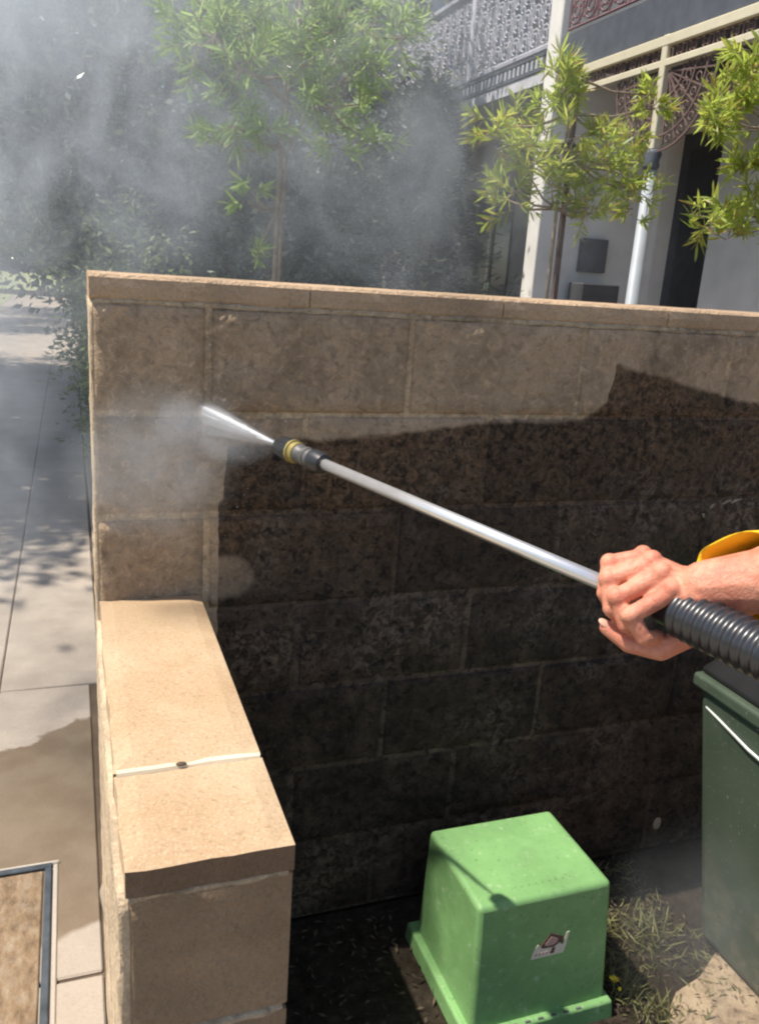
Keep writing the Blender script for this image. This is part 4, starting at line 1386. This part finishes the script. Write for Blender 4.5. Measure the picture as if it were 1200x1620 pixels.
for foot in (Vector((0.96, -1.36, 0.07)), Vector((1.28, -1.85, 0.07))):
    bts += [(foot + Vector((0, 0, 0.07)), foot, 0.058, 0.058), (foot, foot + fd * 0.17 - Vector((0, 0, 0.015)), 0.058, 0.05)]
cloth('boots', bts, M['black'], 0.006)
cloth('cap', [(HD + Vector((0, 0, 0.06)), (0.096, 0.09, 0.085)), (HD + fd * 0.06 + Vector((0, 0, 0.065)), HD + fd * 0.15 + Vector((0, 0, 0.06)), 0.03, 0.012)], M['denim'], 0.005)
# thumb nail and knuckle detail
nd_ = (T3 - T2).normalized()
MB().ellipsoid(T3 + nd_ * 0.001 + n_ * 0.0062 + s_ * 0.0035 - ORG, (0.0072, 0.0022, 0.0048), Matrix((nd_, (n_ * 0.85 + s_ * 0.5).normalized(), nd_.cross((n_ * 0.85 + s_ * 0.5).normalized()))).transposed()).build('thumb_nail', plain('nail', (0.62, 0.36, 0.26), 0.4, 0.5, var=0.05), person, True)

# ------------------------------------------------------------------ water jet and spray
k = NT('water_jet', 0.3, 0.5)
k.color((0.93, 0.94, 0.95))
tr_ = k.n('ShaderNodeBsdfTransparent')
mx = k.n('ShaderNodeMixShader')
mx.inputs[0].default_value = 0.6
k.link(tr_.outputs[0], mx.inputs[1])
k.link(k.b.outputs[0], mx.inputs[2])
k.link(mx.outputs[0], k.out.inputs['Surface'])
HIT = Vector(at(318, 643, -0.012))
jd = (HIT - TIP)
jet = MB()
jet.tube([Vector((0, 0, 0)), jd * 0.3, jd * 0.7, jd * 1.0], [0.0020, 0.0033, 0.0046, 0.0032], 8)
pu = jd.orthogonal().normalized()
pw = jd.normalized().cross(pu)
for i in range(26):
    a = random.uniform(0, 6.28)
    sp = random.uniform(0.0, 0.03)
    o_ = (pu * math.cos(a) + pw * math.sin(a)) * sp
    o_.z = o_.z * 0.6 - 0.35 * abs(sp)
    s0 = random.uniform(0.05, 0.8)
    s1 = min(1, s0 + random.uniform(0.04, 0.16))
    jet.tube([jd * s0 + o_ * s0, jd * s1 + o_ * s1], random.uniform(0.0003, 0.0008), 4)
jo = jet.build('water_jet', k.m, None, True, TIP)
for r0_, r1_, dn in ((0.003, 0.010, 60.0), (0.004, 0.019, 16.0), (0.005, 0.032, 6.0)):
    cn_ = MB()
    off_ = Vector((0, 0, -1)) * r1_ * 0.55
    cn_.tube([Vector((0, 0, 0)), jd * 0.35 + off_ * 0.35, jd * 0.7 + off_ * 0.7, jd * 0.94 + off_], [r0_, r0_ + (r1_ - r0_) * 0.35, r0_ + (r1_ - r0_) * 0.75, r1_], 14)
    kv = NT('spray_cone_air')
    kv.t.nodes.remove(kv.b)
    vv = kv.n('ShaderNodeVolumePrincipled')
    vv.inputs['Color'].default_value = (0.95, 0.97, 1.0, 1)
    vv.inputs['Density'].default_value = dn
    kv.link(vv.outputs[0], kv.out.inputs['Volume'])
    cn_.build('spray_cone', kv.m, jo, True)
tag(jo, 'white water jet shooting from the lance nozzle onto the wall', 'water jet')

def mist(name, a, bq, dens_fn, label, step=1.0, aniso=0.3):
    o = MB().box(a, bq).build(name, None)
    kk = NT(name + '_air')
    kk.t.nodes.remove(kk.b)
    pv_ = kk.n('ShaderNodeVolumePrincipled')
    pv_.inputs['Color'].default_value = (0.86, 0.92, 1.0, 1)
    pv_.inputs['Anisotropy'].default_value = aniso
    kk.put(pv_.inputs['Density'], dens_fn(kk))
    kk.link(pv_.outputs[0], kk.out.inputs['Volume'])
    o.data.materials.append(kk.m)
    kk.m.cycles.volume_step_rate = step
    tag(o, label, 'mist', kind='stuff')
    return o
def blob(kk, c, r, p=1.0):
    x, y, z = kk.xyz()
    s = None
    for v, cc, rr in zip((x, y, z), c, r):
        d = kk.math('DIVIDE', kk.math('SUBTRACT', v, cc), rr)
        d = kk.math('MULTIPLY', d, d)
        s = d if s is None else kk.math('ADD', s, d)
    return kk.map(s, 1.0, 0.0)
def big(kk):
    b1 = blob(kk, (-0.30, 1.25, 1.95), (0.95, 1.0, 1.05))
    b2 = blob(kk, (0.60, 0.95, 2.05), (0.95, 0.75, 0.85))
    b3 = blob(kk, (-0.50, 1.5, 0.9), (0.62, 1.2, 1.0))
    b4 = blob(kk, (1.3, 1.5, 1.6), (0.9, 1.0, 0.9))
    s = kk.math('ADD', kk.math('ADD', kk.math('MULTIPLY', b1, 2.7), kk.math('MULTIPLY', b2, 1.5)), kk.math('ADD', kk.math('MULTIPLY', b3, 0.9), kk.math('MULTIPLY', b4, 0.32)))
    w = kk.map(kk.noise(2.6, 5, 0.65, dist=1.3), 0.42, 0.62, 0.04, 1.0)
    return kk.math('MULTIPLY', kk.math('MULTIPLY', s, w), 0.62)
mist('drifting_mist', (-1.2, 0.32, -0.02), (2.1, 2.45, 3.0), big, 'bluish water mist drifting above the footpath and behind the wall', 1.2, 0.0)
def small(kk):
    b1 = blob(kk, (0.10, -0.05, 1.12), (0.18, 0.13, 0.17))
    b2 = blob(kk, (0.17, -0.03, 1.20), (0.10, 0.07, 0.06))
    b3 = blob(kk, (0.23, -0.11, 1.175), (0.09, 0.12, 0.045))
    w = kk.map(kk.noise(14, 4, 0.6, dist=0.6), 0.35, 0.65, 0.25, 1.0)
    s = kk.math('ADD', kk.math('ADD', kk.math('MULTIPLY', b1, 4.5), kk.math('MULTIPLY', b2, 9.0)), kk.math('MULTIPLY', b3, 4.0))
    return kk.math('MULTIPLY', s, w)
mist('spray_mist', (-0.1, -0.27, 0.9), (0.36, -0.016, 1.32), small, 'pale puff of spray where the jet strikes the wall', 0.6)
def lowm(kk):
    b1 = blob(kk, (1.22, -0.50, 0.16), (0.28, 0.32, 0.28))
    w = kk.map(kk.noise(6, 4, 0.6, dist=0.6), 0.35, 0.65, 0.1, 1.0)
    return kk.math('MULTIPLY', kk.math('MULTIPLY', b1, w), 0.9)
mist('ground_mist', (0.92, -0.85, 0.008), (1.5, -0.17, 0.48), lowm, 'thin mist over the ground between the utility box and the bin', 0.8)

# ------------------------------------------------------------------ yard litter, grass tufts, flower
n = 1300
C = np.stack([rng.uniform(0.98, 1.5, n), rng.uniform(-0.62, -0.01, n), np.full(n, 0.004)], 1)
C[:, 2] += rng.random(n) * 0.012
keep = (C[:, 0] < 1.34) & ~((C[:, 1] < -0.36) & (rng.random(n) < 0.8) & (C[:, 0] > 1.1))
C = C[keep]
D = unit(rng.normal(size=C.shape) * np.array([1, 1, 0.25]))
tag(obj('leaf_litter', leaves_mesh('leaf_litter', C, D, 0.017, 0.005, 0.4, tri=True), M['litter']), 'dry leaf litter and twigs on the dark soil by the utility box', 'leaf litter', kind='stuff')
n = 900
C = np.stack([rng.uniform(0.22, 0.66, n), rng.uniform(-1.2, -0.01, n), np.full(n, 0.003)], 1)
D = unit(rng.normal(size=C.shape) * np.array([1, 1, 0.25]))
tag(obj('leaf_litter', leaves_mesh('leaf_litter', C, D, 0.02, 0.006, 0.4, tri=True), M['litter']), 'dry leaf litter in the deep shade beside the low wall', 'leaf litter', kind='stuff')
def tuft(label, x, y, n, h, spread, grp='grass tufts in the yard'):
    C = np.stack([x + rng.normal(size=n) * spread * 0.4, y + rng.normal(size=n) * spread * 0.4, np.zeros(n)], 1)
    C[:, 0] -= x
    C[:, 1] -= y
    D = unit(rng.normal(size=(n, 3)) * np.array([0.7, 0.7, 0.2]) + np.array([0, 0, 0.75]))
    o = obj('grass_tuft', leaves_mesh('grass_tuft', C, D, h, 0.0032, 0.9), M['leaf_grass'], None, (x, y, 0.002))
    tag(o, label, 'grass', grp)
tuft('dry grass tuft beside the front corner of the utility box', 1.06, -0.40, 90, 0.055, 0.055)
tuft('thin grass tuft on the soil nearest the bin', 1.22, -0.27, 70, 0.06, 0.06)
tuft('small grass tuft between the box and the tall wall', 1.12, -0.20, 60, 0.05, 0.05)
tuft('grass tuft at the edge of the sandy paving', 1.10, -0.47, 60, 0.045, 0.045)
tuft('grass tuft in the shade in front of the box', 0.62, -0.55, 50, 0.05, 0.05)
fw = thing('yellow_flower', 'small yellow flower at the corner of the utility box', 'flower', (1.018, -0.405, 0))
MB().tube([(0, 0, 0), (0.004, -0.004, 0.03), (0.0, -0.006, 0.055)], 0.0014, 5).build('stem', M['leaf_grass'], fw)
pm = plain('yellow_petal', (0.75, 0.58, 0.04), 0.6, 0.3, var=0.1)
n = 22
D = unit(np.stack([np.cos(np.arange(n) * 2.4), np.sin(np.arange(n) * 2.4), 0.25 + rng.random(n) * 0.8], 1))
obj('petals', leaves_mesh('petals', np.tile(np.array([[0, -0.006, 0.055]]), (n, 1)), D, 0.012, 0.005, 0.2), pm, fw)
MB().ellipsoid((0.012, -0.012, 0.036), (0.004, 0.004, 0.005), None, 8, 6).build('bud', pm, fw, True)

# ground cover of weeds round the box, and droplets thrown off the wall
n = 700
C = np.stack([rng.uniform(1.03, 1.33, n), rng.uniform(-0.52, -0.03, n), np.full(n, 0.0)], 1)
C = C[vnoise(np.stack([C[:, 0] * 12, C[:, 1] * 12, C[:, 2] + 3.3], 1)) > 0.45]
D = unit(rng.normal(size=C.shape) * np.array([1.0, 1.0, 0.25]) + np.array([0, 0, 0.45]))
tag(obj('weeds', leaves_mesh('weeds', C, D, 0.034, 0.0035, 0.9), M['leaf_grass']), 'thin dry weeds scattered over the soil between the box and the bin', 'weeds', kind='stuff')
n = 420
ic = np.array([[0, 0, 1], [0.94, 0, -0.33], [-0.47, 0.82, -0.33], [-0.47, -0.82, -0.33]])
P = np.array(HIT) + rng.normal(size=(n, 3)) * np.array([0.085, 0.045, 0.075]) + np.array([-0.04, -0.05, -0.05])
P[:, 1] = np.minimum(P[:, 1], -0.02)
R_ = rng.uniform(0.0003, 0.0011, n)
V = (P[:, None, :] + ic[None] * R_[:, None, None]).reshape(-1, 3)
a = np.arange(n)[:, None] * 4
F = np.concatenate([a + np.array([[0, 1, 2]]), a + np.array([[0, 2, 3]]), a + np.array([[0, 3, 1]]), a + np.array([[1, 3, 2]])], 0)
dm = NT('water_drop', 0.15, 0.6)
dm.color((0.9, 0.92, 0.95))
tag(obj('water_droplets', mesh_np('water_droplets', V, F), dm.m), 'fine bright droplets flying off the wall where the jet hits', 'droplets', kind='stuff')
